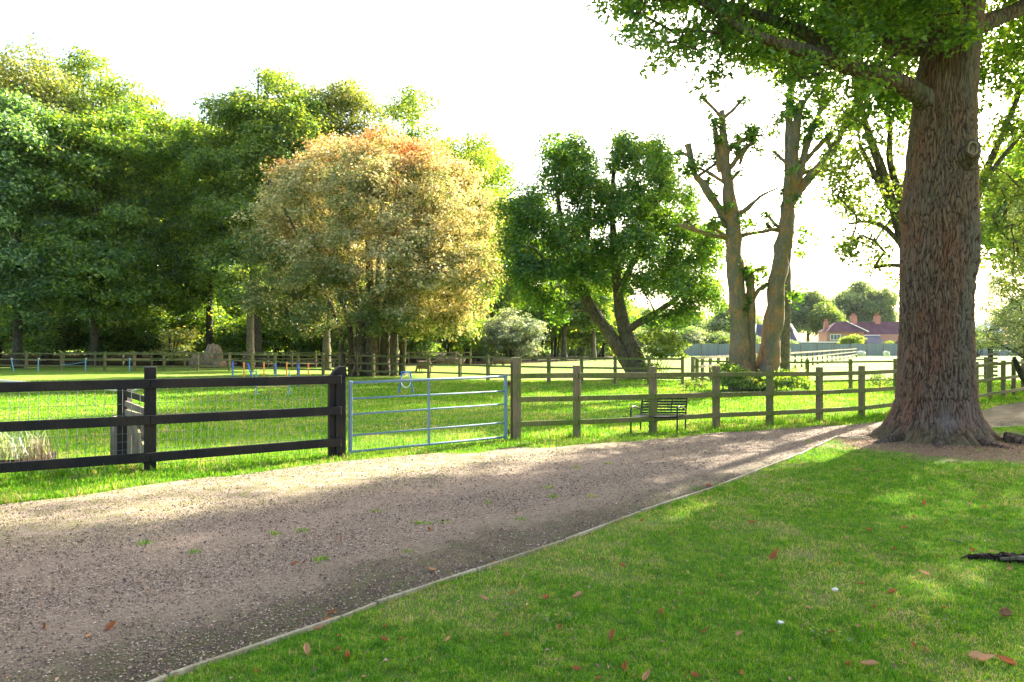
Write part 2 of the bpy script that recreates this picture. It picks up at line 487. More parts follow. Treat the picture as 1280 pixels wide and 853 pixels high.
for a, b in zip(near_w[0:2], near_w[1:3]):
    mb = MB(); mb.bar(a + [0, 0, .02], b + [0, 0, .02], .03, .06); mb.build('edging_board', M['wood_edge'], ed2, bevel=.004)

# ------------------------------------------------------------------ tree machinery
def leaf_quads(c, nrm, size, rng, aspect=.62, fold=.25, jitter=.9):
    """one folded quad per leaf"""
    n = len(c)
    d = nrm + rng.normal(0, jitter, (n, 3)) * .6
    d /= np.linalg.norm(d, axis=1, keepdims=True)
    a = rng.normal(0, 1, (n, 3)); a -= d * (a * d).sum(1, keepdims=True); a /= np.linalg.norm(a, axis=1, keepdims=True)
    b = np.cross(d, a)
    L = (size * rng.uniform(.65, 1.3, n))[:, None]
    W = L * aspect
    v = np.stack([c - a * L * .5, c - b * W * .5 + a * L * .05 + d * W * fold, c + a * L * .5 - d * L * .12, c + b * W * .5 + a * L * .05 + d * W * fold], 1)
    return v.reshape(-1, 3)

LOBE = np.array([(-.5, 0), (-.28, -.16), (-.12, -.34), (0.02, -.20), (.14, -.42), (.26, -.20), (.38, -.26), (.5, 0), (.38, .26), (.26, .20), (.14, .42), (.02, .20), (-.12, .34), (-.28, .16)])
def lobed_leaves(c, nrm, size, rng, jitter=.9, aspect=.75):
    n = len(c); k = len(LOBE)
    d = nrm + rng.normal(0, jitter, (n, 3)) * .6
    d /= np.linalg.norm(d, axis=1, keepdims=True)
    a = rng.normal(0, 1, (n, 3)); a -= d * (a * d).sum(1, keepdims=True); a /= np.linalg.norm(a, axis=1, keepdims=True)
    b = np.cross(d, a)
    L = (size * rng.uniform(.65, 1.3, n))[:, None, None]
    u = LOBE[None, :, 0:1]; w_ = LOBE[None, :, 1:2] * aspect
    v = c[:, None] + a[:, None] * u * L + b[:, None] * w_ * L + d[:, None] * (np.abs(w_) * .35 - u * u * .5) * L
    return v.reshape(-1, 3), np.arange(n * k).reshape(n, k)

def lobe_clusters(lobes, n, rng, low=-.45, shell=(.72, 1.04)):
    """cluster centres over the shells of the lobes; returns centres, outward directions, lobe ids"""
    lobes = np.asarray(lobes, float)
    area = (lobes[:, 3] * lobes[:, 4] + lobes[:, 3] * lobes[:, 5]); cnt = np.maximum(2, (n * area / area.sum()).astype(int))
    C, D, I = [], [], []
    for i, (l, k) in enumerate(zip(lobes, cnt)):
        d = rng.normal(0, 1, (k * 3, 3)); d /= np.linalg.norm(d, axis=1, keepdims=True); d = d[d[:, 2] > low][:k]
        r = rng.uniform(*shell, (len(d), 1)); r = r + (rng.uniform(0, 1, r.shape) < .14) * rng.uniform(.0, .35, r.shape)
        C.append(l[:3] + d * r * l[3:6]); D.append(d); I.append(np.full(len(d), i))
    return np.concatenate(C), np.concatenate(D), np.concatenate(I)

def auto_lobes(center, rad, n, rng, size=(.28, .42), low=-.6, bottom=None, boxy=1.0):
    c = np.array(center, float); rad = np.array(rad, float); out = []
    tries = 0
    while len(out) < n and tries < n * 40:
        tries += 1
        d = rng.normal(0, 1, 3); d /= np.linalg.norm(d)
        if d[2] < low: continue
        if boxy != 1.0:
            d = np.array([*(d[:2] / (np.linalg.norm(d[:2]) + 1e-6) * np.linalg.norm(d[:2]) ** boxy), np.sign(d[2]) * abs(d[2]) ** boxy])
        s = rng.uniform(*size)
        q = c + d * rad * rng.uniform(.45, 1.0 - s * .8)
        if bottom is not None and q[2] < bottom: continue
        rr = rad.min() * s
        if any(np.linalg.norm((q - o[:3])) < .62 * rr for o in out): continue
        out.append(np.array([*q, rr * rng.uniform(.9, 1.35), rr * rng.uniform(.9, 1.35), rr * rng.uniform(.6, .85)]))
    return out

def skeleton(trunks, targets, tip=.012, maxr=.5, seed=0, lift=.12):
    """trunks: list of (pts, radii). greedy attachment of the targets. returns list of (pts, radii) tubes"""
    rng = np.random.default_rng(seed)
    Pn, par, rad = [], [], []
    tubes = []
    for pts, rr in trunks:
        pts = np.asarray(pts, float); rr = np.asarray(rr, float)
        seg = np.linalg.norm(np.diff(pts, axis=0), axis=1); s = np.concatenate([[0], np.cumsum(seg)])
        k = max(3, int(s[-1] / .3) + 1); u = np.linspace(0, s[-1], k)
        # smooth interpolation
        q = np.stack([np.interp(u, s, pts[:, i]) for i in range(3)], 1); r_ = np.interp(u, s, rr)
        for _ in range(3):
            q[1:-1] = (q[:-2] + q[2:] + 2 * q[1:-1]) / 4
        tubes.append([q, r_])
        frac = np.linspace(0, 1, k)
        for i in range(k):
            if frac[i] > .3:
                Pn.append(q[i]); rad.append(r_[i]); par.append(-1)
    paths = []
    T = np.asarray(targets, float)
    if len(T):
        base = np.array(Pn)
        order = np.argsort(np.min(np.linalg.norm(T[:, None] - base[None], axis=-1), axis=1))
        for ti in order:
            t_ = T[ti]; A = np.array(Pn)
            v = t_ - A; L = np.linalg.norm(v, axis=1)
            cost = L * (1 + .9 * np.clip(-v[:, 2] / (L + 1e-6) + .15, 0, 1)) - .25 * np.minimum(np.array(rad), .15)
            i = int(np.argmin(cost)); L = L[i]
            if L < .05: continue
            k = max(2, int(L / .45) + 1)
            s = np.linspace(0, 1, k + 1)[1:, None]
            perp = rng.normal(0, .07, 3) * L + np.array([0, 0, lift * L])
            q = A[i] + s * (t_ - A[i]) + np.sin(s * np.pi) * perp + rng.normal(0, .02, (k, 3)) * L
            ids = [i]
            for p in q:
                Pn.append(p); par.append(ids[-1]); rad.append(0.0); ids.append(len(Pn) - 1)
            paths.append(ids)
    n = len(Pn); flow = np.zeros(n)
    tips = [p[-1] for p in paths]
    for t_ in tips: flow[t_] += 1
    for i in range(n - 1, -1, -1):
        if par[i] >= 0: flow[par[i]] += flow[i]
    for i in range(n):
        if par[i] >= 0: rad[i] = min(maxr, tip * max(flow[i], 1) ** .52)
    for i in range(n):
        if par[i] >= 0: rad[i] = min(rad[i], rad[par[i]] * .92)
    Pn = np.array(Pn); rad = np.array(rad)
    for ids in paths:
        rr = rad[ids].copy(); rr[0] = min(rr[0], rr[1] * 1.25)
        tubes.append([Pn[ids], rr])
    return tubes

def wood_mesh(name, tubes, mat, parent, big=10, small=4, thr=.06, knots=0.0, seed=0):
    mb = MB()
    for q, r_ in tubes:
        sides = big if r_.max() > thr * 2 else (6 if r_.max() > thr else small)
        v, f = tube(q, r_, sides)
        if r_.max() > .12:
            cen = np.repeat(q, sides, 0); dv = v[:len(cen)] - cen
            nn = vnoise(v[:len(cen)] * 2.5, seed) - .5 + .6 * (vnoise(v[:len(cen)] * 6, seed + 1) - .5)
            v = v.copy(); v[:len(cen)] = cen + dv * (1 + nn * (.28 + knots))[:, None]
        b = mb.n; mb.V.append(v); mb.n += len(v)
        for k in f: mb.F.append(k + b)
    return mb.build(name, mat, parent, smooth=True)

def crown_mesh(name, C, D, nleaf, spread, size, mat, parent, rng, flat=.45, up=.8, lobed=False, kfun=None, aspect=.62, jitter=.9, shell=1.0, vfun=None):
    n = len(C) * nleaf
    c = np.repeat(C, nleaf, 0); d = np.repeat(D, nleaf, 0)
    sp = np.broadcast_to(np.asarray(spread, float), (len(C),)).repeat(nleaf)[:, None]
    off = rng.normal(0, 1, (n, 3)); off[:, 2] *= flat
    c = c + off * sp * .55
    nrm = d * .7 + np.array([0, 0, up]) + off * np.array([.25, .25, 0])
    v_ = np.clip(np.repeat(rng.uniform(0, 1, len(C)), nleaf) * .45 + rng.uniform(0, 1, n) * .55, 0, 1)
    v_ = np.clip((v_ - .5) * 1.25 + .5, 0, 1)
    if vfun is not None: v_ = np.clip(v_ + vfun(c), 0, 1)
    att = {'v': v_}
    if kfun is not None: att['k'] = np.clip(kfun(c) + rng.normal(0, .18, n), 0, 1)
    if lobed:
        v, f = lobed_leaves(c, nrm, size, rng, jitter)
    else:
        v = leaf_quads(c, nrm, size, rng, aspect=aspect, jitter=jitter); f = np.arange(n * 4).reshape(n, 4)
    p = parent
    while p is not None:
        v = v - np.array(p.location); p = p.parent
    return raw(name, v, [f], mat, parent, False, att)

def auto_tree(name, base, height, width, label, leafmat, barkmat, seed, cat='tree', group=None, crown_bottom=.2, nl=22, ncl=900, nleaf=55, spread=.75, size=.26,
              trunk_r=.32, lean=(0, 0), lsize=(.28, .42), depth=None, up=.8, kfun=None, low=-.45, top_bias=0, skel=True, aspect=.62, boxy=1.0, flat=.6):
    rng = np.random.default_rng(seed)
    base = np.array(base, float)
    t = empty(name, tuple(base), label, cat, group)
    cb = height * crown_bottom
    cz = (height + cb) / 2
    c = base + np.array([lean[0], lean[1], cz])
    rad = (width / 2, (depth or width) / 2, (height - cb) / 2)
    lobes = auto_lobes(c, rad, nl, rng, lsize, low=-.97 if boxy != 1 else -.6, boxy=boxy)
    C, D, I = lobe_clusters(lobes, ncl, rng, low)
    C[:, 2] = np.maximum(C[:, 2], base[2] + .3)
    tr = [(np.array([base - [0, 0, .2], base + [lean[0] * .15, lean[1] * .15, cb], base + [lean[0] * .6, lean[1] * .6, cz], base + [lean[0], lean[1], height * .88]]),
           np.array([trunk_r * 1.35, trunk_r, trunk_r * .6, .04]))]
    targets = [l[:3] for l in lobes]
    targets += [q for q in C[::6]]
    wood_mesh('trunk', skeleton(tr, targets, tip=.014, maxr=trunk_r * .6, seed=seed), barkmat, t, big=8, seed=seed)
    crown_mesh('crown', C, D, nleaf, spread, size, leafmat, t, rng, up=up, kfun=kfun, aspect=aspect, flat=flat)
    return t

# ================================================================== BUILDINGS AND FAR THINGS
def tile_mat(name, a, b):
    m, t, out = newmat(name); n = N(t)
    br = t.nodes.new('ShaderNodeTexBrick'); br.inputs['Scale'].default_value = 1.0
    br.inputs['Brick Width'].default_value = .3; br.inputs['Row Height'].default_value = .22; br.inputs['Mortar Size'].default_value = .02
    br.inputs['Color1'].default_value = (*a, 1); br.inputs['Color2'].default_value = (*b, 1); br.inputs['Mortar'].default_value = (*(q * .6 for q in a), 1)
    n.link(n.pos((1, 1, 1)), br.inputs['Vector'])
    c = n.mix(n.ramp(n.noise(n.pos(), .6, 4), [(.4, 0.0), (.65, .5)]), br.outputs[0], tuple(q * 1.5 for q in a))
    n.bsdf(out, c, .85, spec=.2); return m
M['tile_purple'] = tile_mat('purple brown roof tiles', (.10, .048, .058), (.075, .038, .05))
M['tile_grey'] = tile_mat('dark slate roof', (.07, .075, .11), (.055, .06, .09))
M['tile_blue'] = tile_mat('blue grey slate roof', (.14, .18, .26), (.12, .16, .23))
def brick_mat(name, a, b, mortar=(.35, .3, .26)):
    m, t, out = newmat(name); n = N(t)
    br = t.nodes.new('ShaderNodeTexBrick'); br.inputs['Scale'].default_value = 1.0
    br.inputs['Brick Width'].default_value = .23; br.inputs['Row Height'].default_value = .075; br.inputs['Mortar Size'].default_value = .01
    br.inputs['Color1'].default_value = (*a, 1); br.inputs['Color2'].default_value = (*b, 1); br.inputs['Mortar'].default_value = (*mortar, 1)
    cmb = n('CombineXYZ'); sp = n('SeparateXYZ'); n.link(n.pos(), sp.inputs[0])
    n.link(n.math('ADD', sp.outputs[0], sp.outputs[1]), cmb.inputs[0]); n.link(sp.outputs[2], cmb.inputs[1])
    n.link(cmb.outputs[0], br.inputs['Vector'])
    n.bsdf(out, br.outputs[0], .9, spec=.2); return m
M['brick'] = brick_mat('orange red brick', (.42, .17, .11), (.36, .14, .09))
M['chim'] = brick_mat('chimney brick', (.45, .14, .07), (.38, .11, .06))
M['white'] = plain('white paint', (.78, .78, .76), .6, var=.05)
M['glass'] = plain('window glass', (.10, .13, .13), .1, var=.1, spec=.8)
M['render'] = plain('pale painted wall', (.62, .60, .55), .8, var=.08)

def mb_roof_hip(mb, x0, x1, y0, y1, z0, z1, hl, hr):
    """hipped or gabled roof; hl/hr hip insets at each end"""
    ym = (y0 + y1) / 2
    v = [[x0, y0, z0], [x1, y0, z0], [x1, y1, z0], [x0, y1, z0], [x0 + hl, ym, z1], [x1 - hr, ym, z1]]
    mb.add(v, [[0, 1, 5, 4], [2, 3, 4, 5], [3, 2, 1, 0]])
    mb.n; b = mb.n - 6
    mb.F.append(np.array([[0, 4, 3], [1, 2, 5]]) + b)
def chimney(x, y, z0, z1, wd, parent, mat, pots=2):
    mb = MB(); mb.box((x, y, (z0 + z1) / 2), (wd, wd * .7, z1 - z0)); mb.box((x, y, z1 + .08), (wd * 1.15, wd * .85, .16))
    ch = mb.build('chimney', mat, parent)
    for i in range(pots):
        mb = MB(); xx = x + (i - (pots - 1) / 2) * wd * .42
        mb.tube([[xx, y, z1 + .16], [xx, y, z1 + .6]], [.13, .10], 8); mb.build('chimney_pot', M['chim'], ch)
    return ch
def window(x, y, z, wd, hg, parent, cols=3):
    mb = MB()
    for s in (-1, 1):
        mb.box((x + s * (wd / 2), y, z), (.08, .1, hg + .08)); mb.box((x, y, z + s * hg / 2), (wd - .08, .1, .08))
    for i in range(1, cols): mb.box((x - wd / 2 + wd * i / cols, y, z), (.06, .08, hg - .08))
    f = mb.build('window', M['white'], parent)
    mb = MB(); mb.box((x, y + .03, z), (wd - .06, .02, hg - .06)); mb.build('pane', M['glass'], f)
    return f

# --- brick house (beyond the grey fence)
D1 = 128.0
def X(px, d): return (px - CX) / F * d
def Z(py, d): return H - (py - HY) / F * d
h2 = empty('brick_house', (X(1055, D1), D1, 0), 'orange brick house with hipped purple tiled roof and white window left of the big oak', 'house')
mb = MB(); mb.box(((X(1034, D1) + X(1080, D1)) / 2, D1 + 1.9, 2.0), (X(1080, D1) - X(1034, D1), 3.6, 4.0)); mb.build('wall', M['brick'], h2)
mb = MB(); mb_roof_hip(mb, X(1032, D1), X(1084, D1), D1 - .4, D1 + 3.6, 3.95, Z(402, D1), 2.6, 2.9)
rf = mb.build('roof', M['tile_purple'], h2)
mb = MB(); mb.bar((X(1084, D1) + .02, D1 - .55, 3.98), (X(1084, D1) - 2.9, D1 + 1.55, Z(402.0, D1) + .03), .18, .12); mb.build('ridge_tiles', M['render'], rf)
window(X(1044, D1), D1 - .06, 3.02, 1.75, .95, h2)
chimney(X(1038, D1), D1 + 1.8, 3.0, Z(403, D1), .75, h2, M['chim'])
mb = MB(); mb.box(((X(1080, D1) + X(1210, D1)) / 2 , D1 + 7.2, 1.8), (X(1210, D1) - X(1080, D1), 6, 3.6)); mb.build('wall', M['brick'], h2)
mb = MB(); mb_roof_hip(mb, X(1070, D1), X(1212, D1), D1 + 3.4, D1 + 11, 1.4, Z(402.5, D1 + 7), .3, 6.0)
rf2 = mb.build('roof', M['tile_purple'], h2)
chimney(X(1091, D1), D1 + 7.2, 3.5, Z(396, D1 + 7), 1.0, h2, M['chim'])
chimney(X(1122, D1), D1 + 7.2, 3.5, Z(396, D1 + 7), 1.0, h2, M['chim'])
# lean-to
mb = MB(); mb.add([[X(1081, D1), D1 - 1.0, 1.9], [X(1102, D1), D1 - 1.0, 1.9], [X(1102, D1), D1 + .7, 3.3], [X(1081, D1), D1 + .7, 3.3], [X(1081, D1), D1 - 1.0, 1.7], [X(1102, D1), D1 - 1.0, 1.7], [X(1102, D1), D1 + .7, 3.1], [X(1081, D1), D1 + .7, 3.1]],
                      [[0, 1, 2, 3], [7, 6, 5, 4], [0, 4, 5, 1], [1, 5, 6, 2], [2, 6, 7, 3], [3, 7, 4, 0]]); mb.build('porch_roof', M['tile_grey'], h2)
mb = MB(); mb.box((X(1091.5, D1), D1 + .85, 3.3), (X(1102, D1) - X(1081, D1) + .3, .12, .22)); mb.build('fascia', M['white'], h2)
mb = MB(); mb.box((X(1091.5, D1), D1 + 1.2, .9), (X(1102, D1) - X(1081, D1) - .4, 3.4, 1.79)); mb.build('wall', M['brick'], h2)

# --- dark roofed house left
h1 = empty('slate_house', (X(975, D1), D1, 0), 'house with steep dark slate roof, white gable edge and orange chimney behind the pollarded trunks', 'house')
xa, xb = X(943, D1), X(1003, D1)
mb = MB(); mb.box(((xa + xb) / 2, D1 + 4, 1.2), (xb - xa - .3, 7, 2.4)); mb.build('wall', M['render'], h1)
mb = MB(); mb_roof_hip(mb, xa, xb, D1 + 1.5, D1 + 6.5, 1.75, Z(405, D1), 1.6, .7)
mb.build('roof', M['tile_grey'], h1)
mb = MB(); mb.bar((xb + .15, D1 - .05, 1.8), (xb - .6, D1 + 4, Z(404.6, D1)), .3, .28); mb.build('barge_board', M['white'], h1); mb = MB()
mb.bar((xa - .1, D1 - .05, 1.8), (xa + 1.6, D1 + 4, Z(404.6, D1)), .25, .28); mb.build('barge_board', M['white'], h1)
chimney(X(992.5, D1), D1 + 3.4, 4.0, Z(396.5, D1), 1.05, h1, M['chim'])
window(X(951, D1), D1 - .1, 2.6, .9, .9, h1, 2)
# --- flat garden building
sh = empty('garden_outbuilding', (X(1030, 116), 116, 0), 'long low garden building with pale flat roof edge just above the grey fence', 'outbuilding')
mb = MB(); mb.box((X(1030, 116), 118, 1.0), (X(1058, 116) - X(1001, 116) - .4, 3.4, 2.0)); mb.build('wall', M['wood_grey'], sh)
mb = MB(); mb.box((X(1030, 116), 118, 2.10), (X(1058, 116) - X(1001, 116), 4.0, .19)); mb.build('roof', M['white'], sh)
# --- blue roofed house right of trunk
h3 = empty('gabled_house', (X(1222, 120), 120, 0), 'white gabled house with blue grey roof right of the big oak trunk', 'house')
xa, xb = X(1196, 120), X(1262, 120)
mb = MB(); mb.box(((xa + xb) / 2, 125, 2.0), (xb - xa, 7, 4.0)); mb.build('wall', M['render'], h3)
mb = MB(); mb_roof_hip(mb, xa - .3, xb + .3, 121, 129, 3.8, Z(401, 122), .4, .4); mb.build('roof', M['tile_blue'], h3)
mb = MB(); gx0, gx1 = X(1190, 118), X(1232, 118)
mb.add([[gx0, 118, 0], [gx1, 118, 0], [gx1, 118, 2.6], [(gx0 + gx1) / 2, 118, Z(406, 118)], [gx0, 118, 2.6], [gx0, 121, 0], [gx1, 121, 0], [gx1, 121, 2.6], [(gx0 + gx1) / 2, 121, Z(406, 118)], [gx0, 121, 2.6]],
       [[0, 1, 2, 3, 4]]); mb.F += [np.array([[1, 6, 7, 2], [5, 0, 4, 9]])]
mb.build('gable_wall', M['white'], h3)
mb = MB(); xm = (gx0 + gx1) / 2
mb.bar((gx0 - .3, 119.4, 2.5), (xm, 119.4, Z(405, 118) + .1), 3.4, .16); mb.bar((xm, 119.4, Z(405, 118) + .1), (gx1 + .3, 119.4, 2.5), 3.4, .16); mb.build('gable_roof', M['tile_blue'], h3)

# --- grey close board fence
def board_fence_mat():
    m, t, out = newmat('grey close boards'); n = N(t)
    p = n.pos()
    st = n.noise(n.pos((7, 7, .02)), 1.0, 2); pan = n.noise(n.pos((.5, .5, .0)), 1.0, 1)
    c = n.mix(n.ramp(st, [(.35, 0.0), (.65, 1.0)]), (.17, .19, .20), (.28, .30, .31))
    c = n.mix(n.ramp(pan, [(.4, 0.0), (.6, .5)]), c, (.22, .26, .27))
    n.bsdf(out, c, .9, spec=.1); return m
M['grey_fence'] = board_fence_mat()
gf = empty('close_board_fence', (20, 109, 0), 'long grey close board fence across the far side of the paddock before the houses', 'fence')
rng = np.random.default_rng(4)
panels = MB(); posts = MB()
x = X(815, 109)
while x < X(1330, 109):
    hh = 1.82 + rng.uniform(-.03, .03)
    for k in range(15): panels.box((x + .1 + k * .165, 109 + (k % 2) * .03, hh / 2), (.17, .025, hh + rng.uniform(-.015, .015)))
    posts.box((x, 109.0, .98), (.12, .14, 1.96))
    x += 2.5
panels.build('board_panel', M['grey_fence'], gf); posts.build('fence_posts', M['wood_grey'], gf)
tag(gf.children[1], kind='stuff')

def haze_box():
    m, t, out = newmat('haze'); n = N(t)
    pv = n('VolumePrincipled'); pv.inputs['Density'].default_value = .00004; pv.inputs['Color'].default_value = (.93, .95, 1, 1); pv.inputs['Anisotropy'].default_value = .35
    n.link(pv.outputs[0], out.inputs['Volume'])
    mb = MB(); mb.box((0, 130, 14), (700, 420, 34)); tag(mb.build('haze', m), kind='stuff')
if HAZE: haze_box()
# ================================================================== FENCES
def post_mb(p, wd, top, z0=-.1, rz=0.0, chamf=0.0):
    mb = MB(); mb.box((p[0], p[1], (top + z0) / 2), (wd, wd, top - z0), rz); return mb
def rail_fence(root, pts, tops, rails, railmat, postmat, pw=.11, rh=.095, rt=.038, side=-1, ext=0.15, thick_first=0, postfn=None, rail_from=0):
    """posts at pts; rails: list of heights; side -1 puts rails on the camera side"""
    pts = [np.asarray(p, float) for p in pts]
    for i, p in enumerate(pts):
        a = pts[max(0, i - 1)]; b = pts[min(len(pts) - 1, i + 1)]
        rz = math.atan2(b[1] - a[1], b[0] - a[0])
        wd = pw * (1.35 if (i == 0 and thick_first) else 1)
        mb = post_mb(p, wd, tops[i] if hasattr(tops, '__len__') else tops, rz=rz)
        mb.build('post', postmat, root, bevel=.006 if p[1] < 30 else 0)
    k = 0
    for zr in rails:
        for i in range(rail_from, len(pts) - 1):
            a, b = pts[i].copy(), pts[i + 1].copy()
            t_ = (b - a) / np.linalg.norm(b - a); nn = np.array([t_[1], -t_[0], 0]) * (1 if side < 0 else -1)
            off = nn * (pw / 2 + rt / 2 - .004 + (.003 if i % 2 else 0))
            za = zr[i] if hasattr(zr, '__len__') else zr; zb = zr[i + 1] if hasattr(zr, '__len__') else zr
            mb = MB(); mb.bar(a + off + [0, 0, za], b + off + [0, 0, zb] - t_ * .004, rt, rh)
            mb.build('rail', railmat, root, bevel=.005 if a[1] < 30 else 0)
def wire_net(root, pts, z0, z1, name='wire_mesh', dx=.075, dzs=None, th=.0032, off=0.07, far=True, mat=None):
    mb = MB()
    for a, b in zip(pts[:-1], pts[1:]):
        a = np.asarray(a, float); b = np.asarray(b, float)
        L = np.linalg.norm(b - a); t_ = (b - a) / L; nn = np.array([-t_[1], t_[0], 0]); a = a + nn * off; b = b + nn * off
        k = int(L / dx); sag = np.random.default_rng(int(L * 100)).normal(0, .004, k + 1)
        for i in range(k + 1):
            p = a + t_ * (i * dx + sag[i]); mb.box((p[0], p[1], (z0 + z1) / 2), (th, th, z1 - z0))
        for z in (dzs if dzs is not None else np.arange(z0, z1 + .01, .1)):
            mb.bar(a + [0, 0, z], b + [0, 0, z], th, th)
    mb.build(name, mat or M['wire'], root)

# --- near black fence
pA = G(188, 588); pB = G(425, 571); u = (pB - pA) / np.linalg.norm(pB - pA)
pL = pA - u * 2.75; pLL = pL - u * 2.7
bf = empty('black_post_and_rail_fence', tuple(pA), 'near fence of black creosoted posts and three rails left of the metal gate', 'fence')
rail_fence(bf, [pLL, pL, pA, pB], [1.3, 1.3, 1.40, 1.20], [[1.17, 1.17, 1.175, 1.175], [.68, .68, .69, .71], [.17, .17, .19, .235]], M['wood_black'], M['wood_black'], pw=.15, rh=.125, rt=.05)
# shaped top and doubled side of the end post
mb = MB(); q = pB + np.array([-.0, 0, 0]); c_, s_ = u[0], u[1]
prof = [(-.16, 1.20), (.075, 1.20), (.075, 1.37), (-.02, 1.37), (-.10, 1.30)]
vv = []
for dy in (-.07, .07):
    for (a_, z_) in prof: vv.append([q[0] + u[0] * a_ - u[1] * dy, q[1] + u[1] * a_ + u[0] * dy, z_])
mb.add(vv, [[0, 1, 2, 3, 4]]); mb.F += [np.array([[9, 8, 7, 6, 5]]), np.array([[0, 5, 6, 1], [1, 6, 7, 2], [2, 7, 8, 3], [3, 8, 9, 4], [4, 9, 5, 0]])]
mb.build('post_cap', M['wood_black'], bf)
mb = MB(); mb.box((q[0] - u[0] * .135, q[1] - u[1] * .135 + .03, .57), (.09, .12, 1.25), rz=math.atan2(u[1], u[0])); mb.build('post', M['wood_black'], bf, bevel=.005)
wire_net(bf, [pLL, pL, pA, pB], .05, 1.13, dx=.105, off=.10, th=.0050, dzs=[.06, .17, .28, .39, .5, .62, .75, .9, 1.08])

# --- short side hurdle behind the black post
hb = np.array([X(156, 10.7), 10.7, 0])
sg = empty('wooden_side_hurdle', tuple(hb), 'short weathered wooden hurdle with diagonal brace, running back from the tall black fence post', 'hurdle')
mb = post_mb(hb, .15, Z(486, 10.7)); mb.build('post', M['wood_black'], sg, bevel=.006)
mb = post_mb(hb + [-.19, .12, 0], .12, .62); mb.build('post', M['wood_grey'], sg, bevel=.006)
e1 = pA + np.array([-.04, .12, 0]); e0 = hb + np.array([.05, -.03, 0]); tt = e1 - e0
for i in range(6):
    mb = MB(); p = e0 + tt * (i + .6) / 6.4; mb.box((p[0], p[1], .35), (.115, .022, .62 + .02 * (i % 3)), rz=math.atan2(tt[1], tt[0])); mb.build('board', M['wood_grey'], sg)
for (za, zb) in ((.98, .93), (.83, .76), (.70, .68)):
    mb = MB(); mb.bar(e0 + [0, -.03, za], e1 + [0, -.03, zb], .035, .085); mb.build('rail', M['wood_black'] if za > .9 else M['wood_grey'], sg)
mb = MB(); mb.bar(e0 + tt * .35 + [0, -.06, .66], e0 + tt * .95 + [0, -.06, .10], .03, .09); mb.build('brace', M['wood_edge'], sg)

# --- metal gate
gl = np.array([X(438, 11.1), 11.1, 0]); gr = np.array([X(632, 12.85), 12.85, 0]); gu = (gr - gl) / np.linalg.norm(gr - gl)
mg = empty('metal_field_gate', tuple((gl + gr) / 2), 'blue grey galvanised five bar field gate with wire mesh beside the black fence', 'gate')
for za, zb, r_ in ((1.11, 1.13, .022), (.865, .87, .0145), (.625, .64, .0145), (.30, .31, .0145), (.045, .055, .020)):
    mb = MB(); mb.tube([gl + [0, 0, za], gr + [0, 0, zb]], r_, 10); mb.build('bar', M['galv'], mg, smooth=True)
for p, z0, z1, r_ in ((gl, .02, 1.14, .026), (gr, .02, 1.16, .026)):
    mb = MB(); mb.box((p[0], p[1], (z0 + z1) / 2), (.052, .052, z1 - z0), rz=math.atan2(gu[1], gu[0])); mb.build('stile', M['galv'], mg, bevel=.006)
pm = gl + (gr - gl) * .47; mb = MB(); mb.box((pm[0], pm[1] - .028, .58), (.04, .012, 1.06), rz=math.atan2(gu[1], gu[0])); mb.build('brace', M['galv'], mg)
wire_net(mg, [gl, gr], .06, .64, dx=.085, off=.02, th=.0035, dzs=[.12, .2, .28, .36, .44, .52, .6])
for z in (1.0, .12):
    mb = MB(); mb.tube([gr + gu * .02 + [0, 0, z], gr + gu * .14 + [0, 0, z]], .014, 8)
    mb.tube([gr + gu * .07 + [0, 0, z - .06], gr + gu * .07 + [0, 0, z + .06]], .012, 8); mb.build('hinge', M['rust'], mg)

# --- green post and rail fence right of the gate
gp_px = [(645, 549.5), (721, 547), (816, 541.5), (895, 536), (962, 531.5), (1024, 526.5), (1077, 521.5)]
gp = [G(*q) for q in gp_px]
pr = G(1220, 503.5); g8 = gp[-1] + (pr - gp[-1]) * .27; g9 = gp[-1] + (pr - gp[-1]) * .52; g10 = gp[-1] + (pr - gp[-1]) * .77
gp += [g8, g9, g10, pr, G(1237, 500), G(1254, 497.5), G(1267, 495), G(1279, 492.5), G(1296, 490)]
gfz = [1.47, 1.32, 1.28, 1.27, 1.24, 1.20, 1.20] + [1.2] * 9
grf = empty('mossy_post_and_rail_fence', tuple(gp[1]), 'algae green post and rail fence with wire netting, from the gate past the big oak', 'fence')
rz1 = [1.14, 1.14, 1.12, 1.10, 1.08, 1.05, 1.04] + [1.04] * 3 + [1.08, 1.1, 1.1, 1.1, 1.1, 1.1]
rz2 = [.72, .72, .71, .69, .67, .64, .63] + [.62] * 3 + [.64] * 6
rz3 = [.28, .29, .28, .28, .26, .24, .22] + [.22] * 3 + [.2] * 6
rail_fence(grf, gp, gfz, [rz1, rz2, rz3], M['wood_green'], M['wood_post'], pw=.115, rh=.092, rt=.038, thick_first=1)
wire_net(grf, gp[:8], .04, .98, dx=.08, off=.075, th=.003, dzs=[.05, .15, .25, .35, .45, .55, .65, .78, .95])
# weathered red face of the gate post
mb = MB(); mb.box((gp[0][0] - .088, gp[0][1], .7), (.022, .13, 1.38)); mb.build('post_facing', M['rust'], grf)

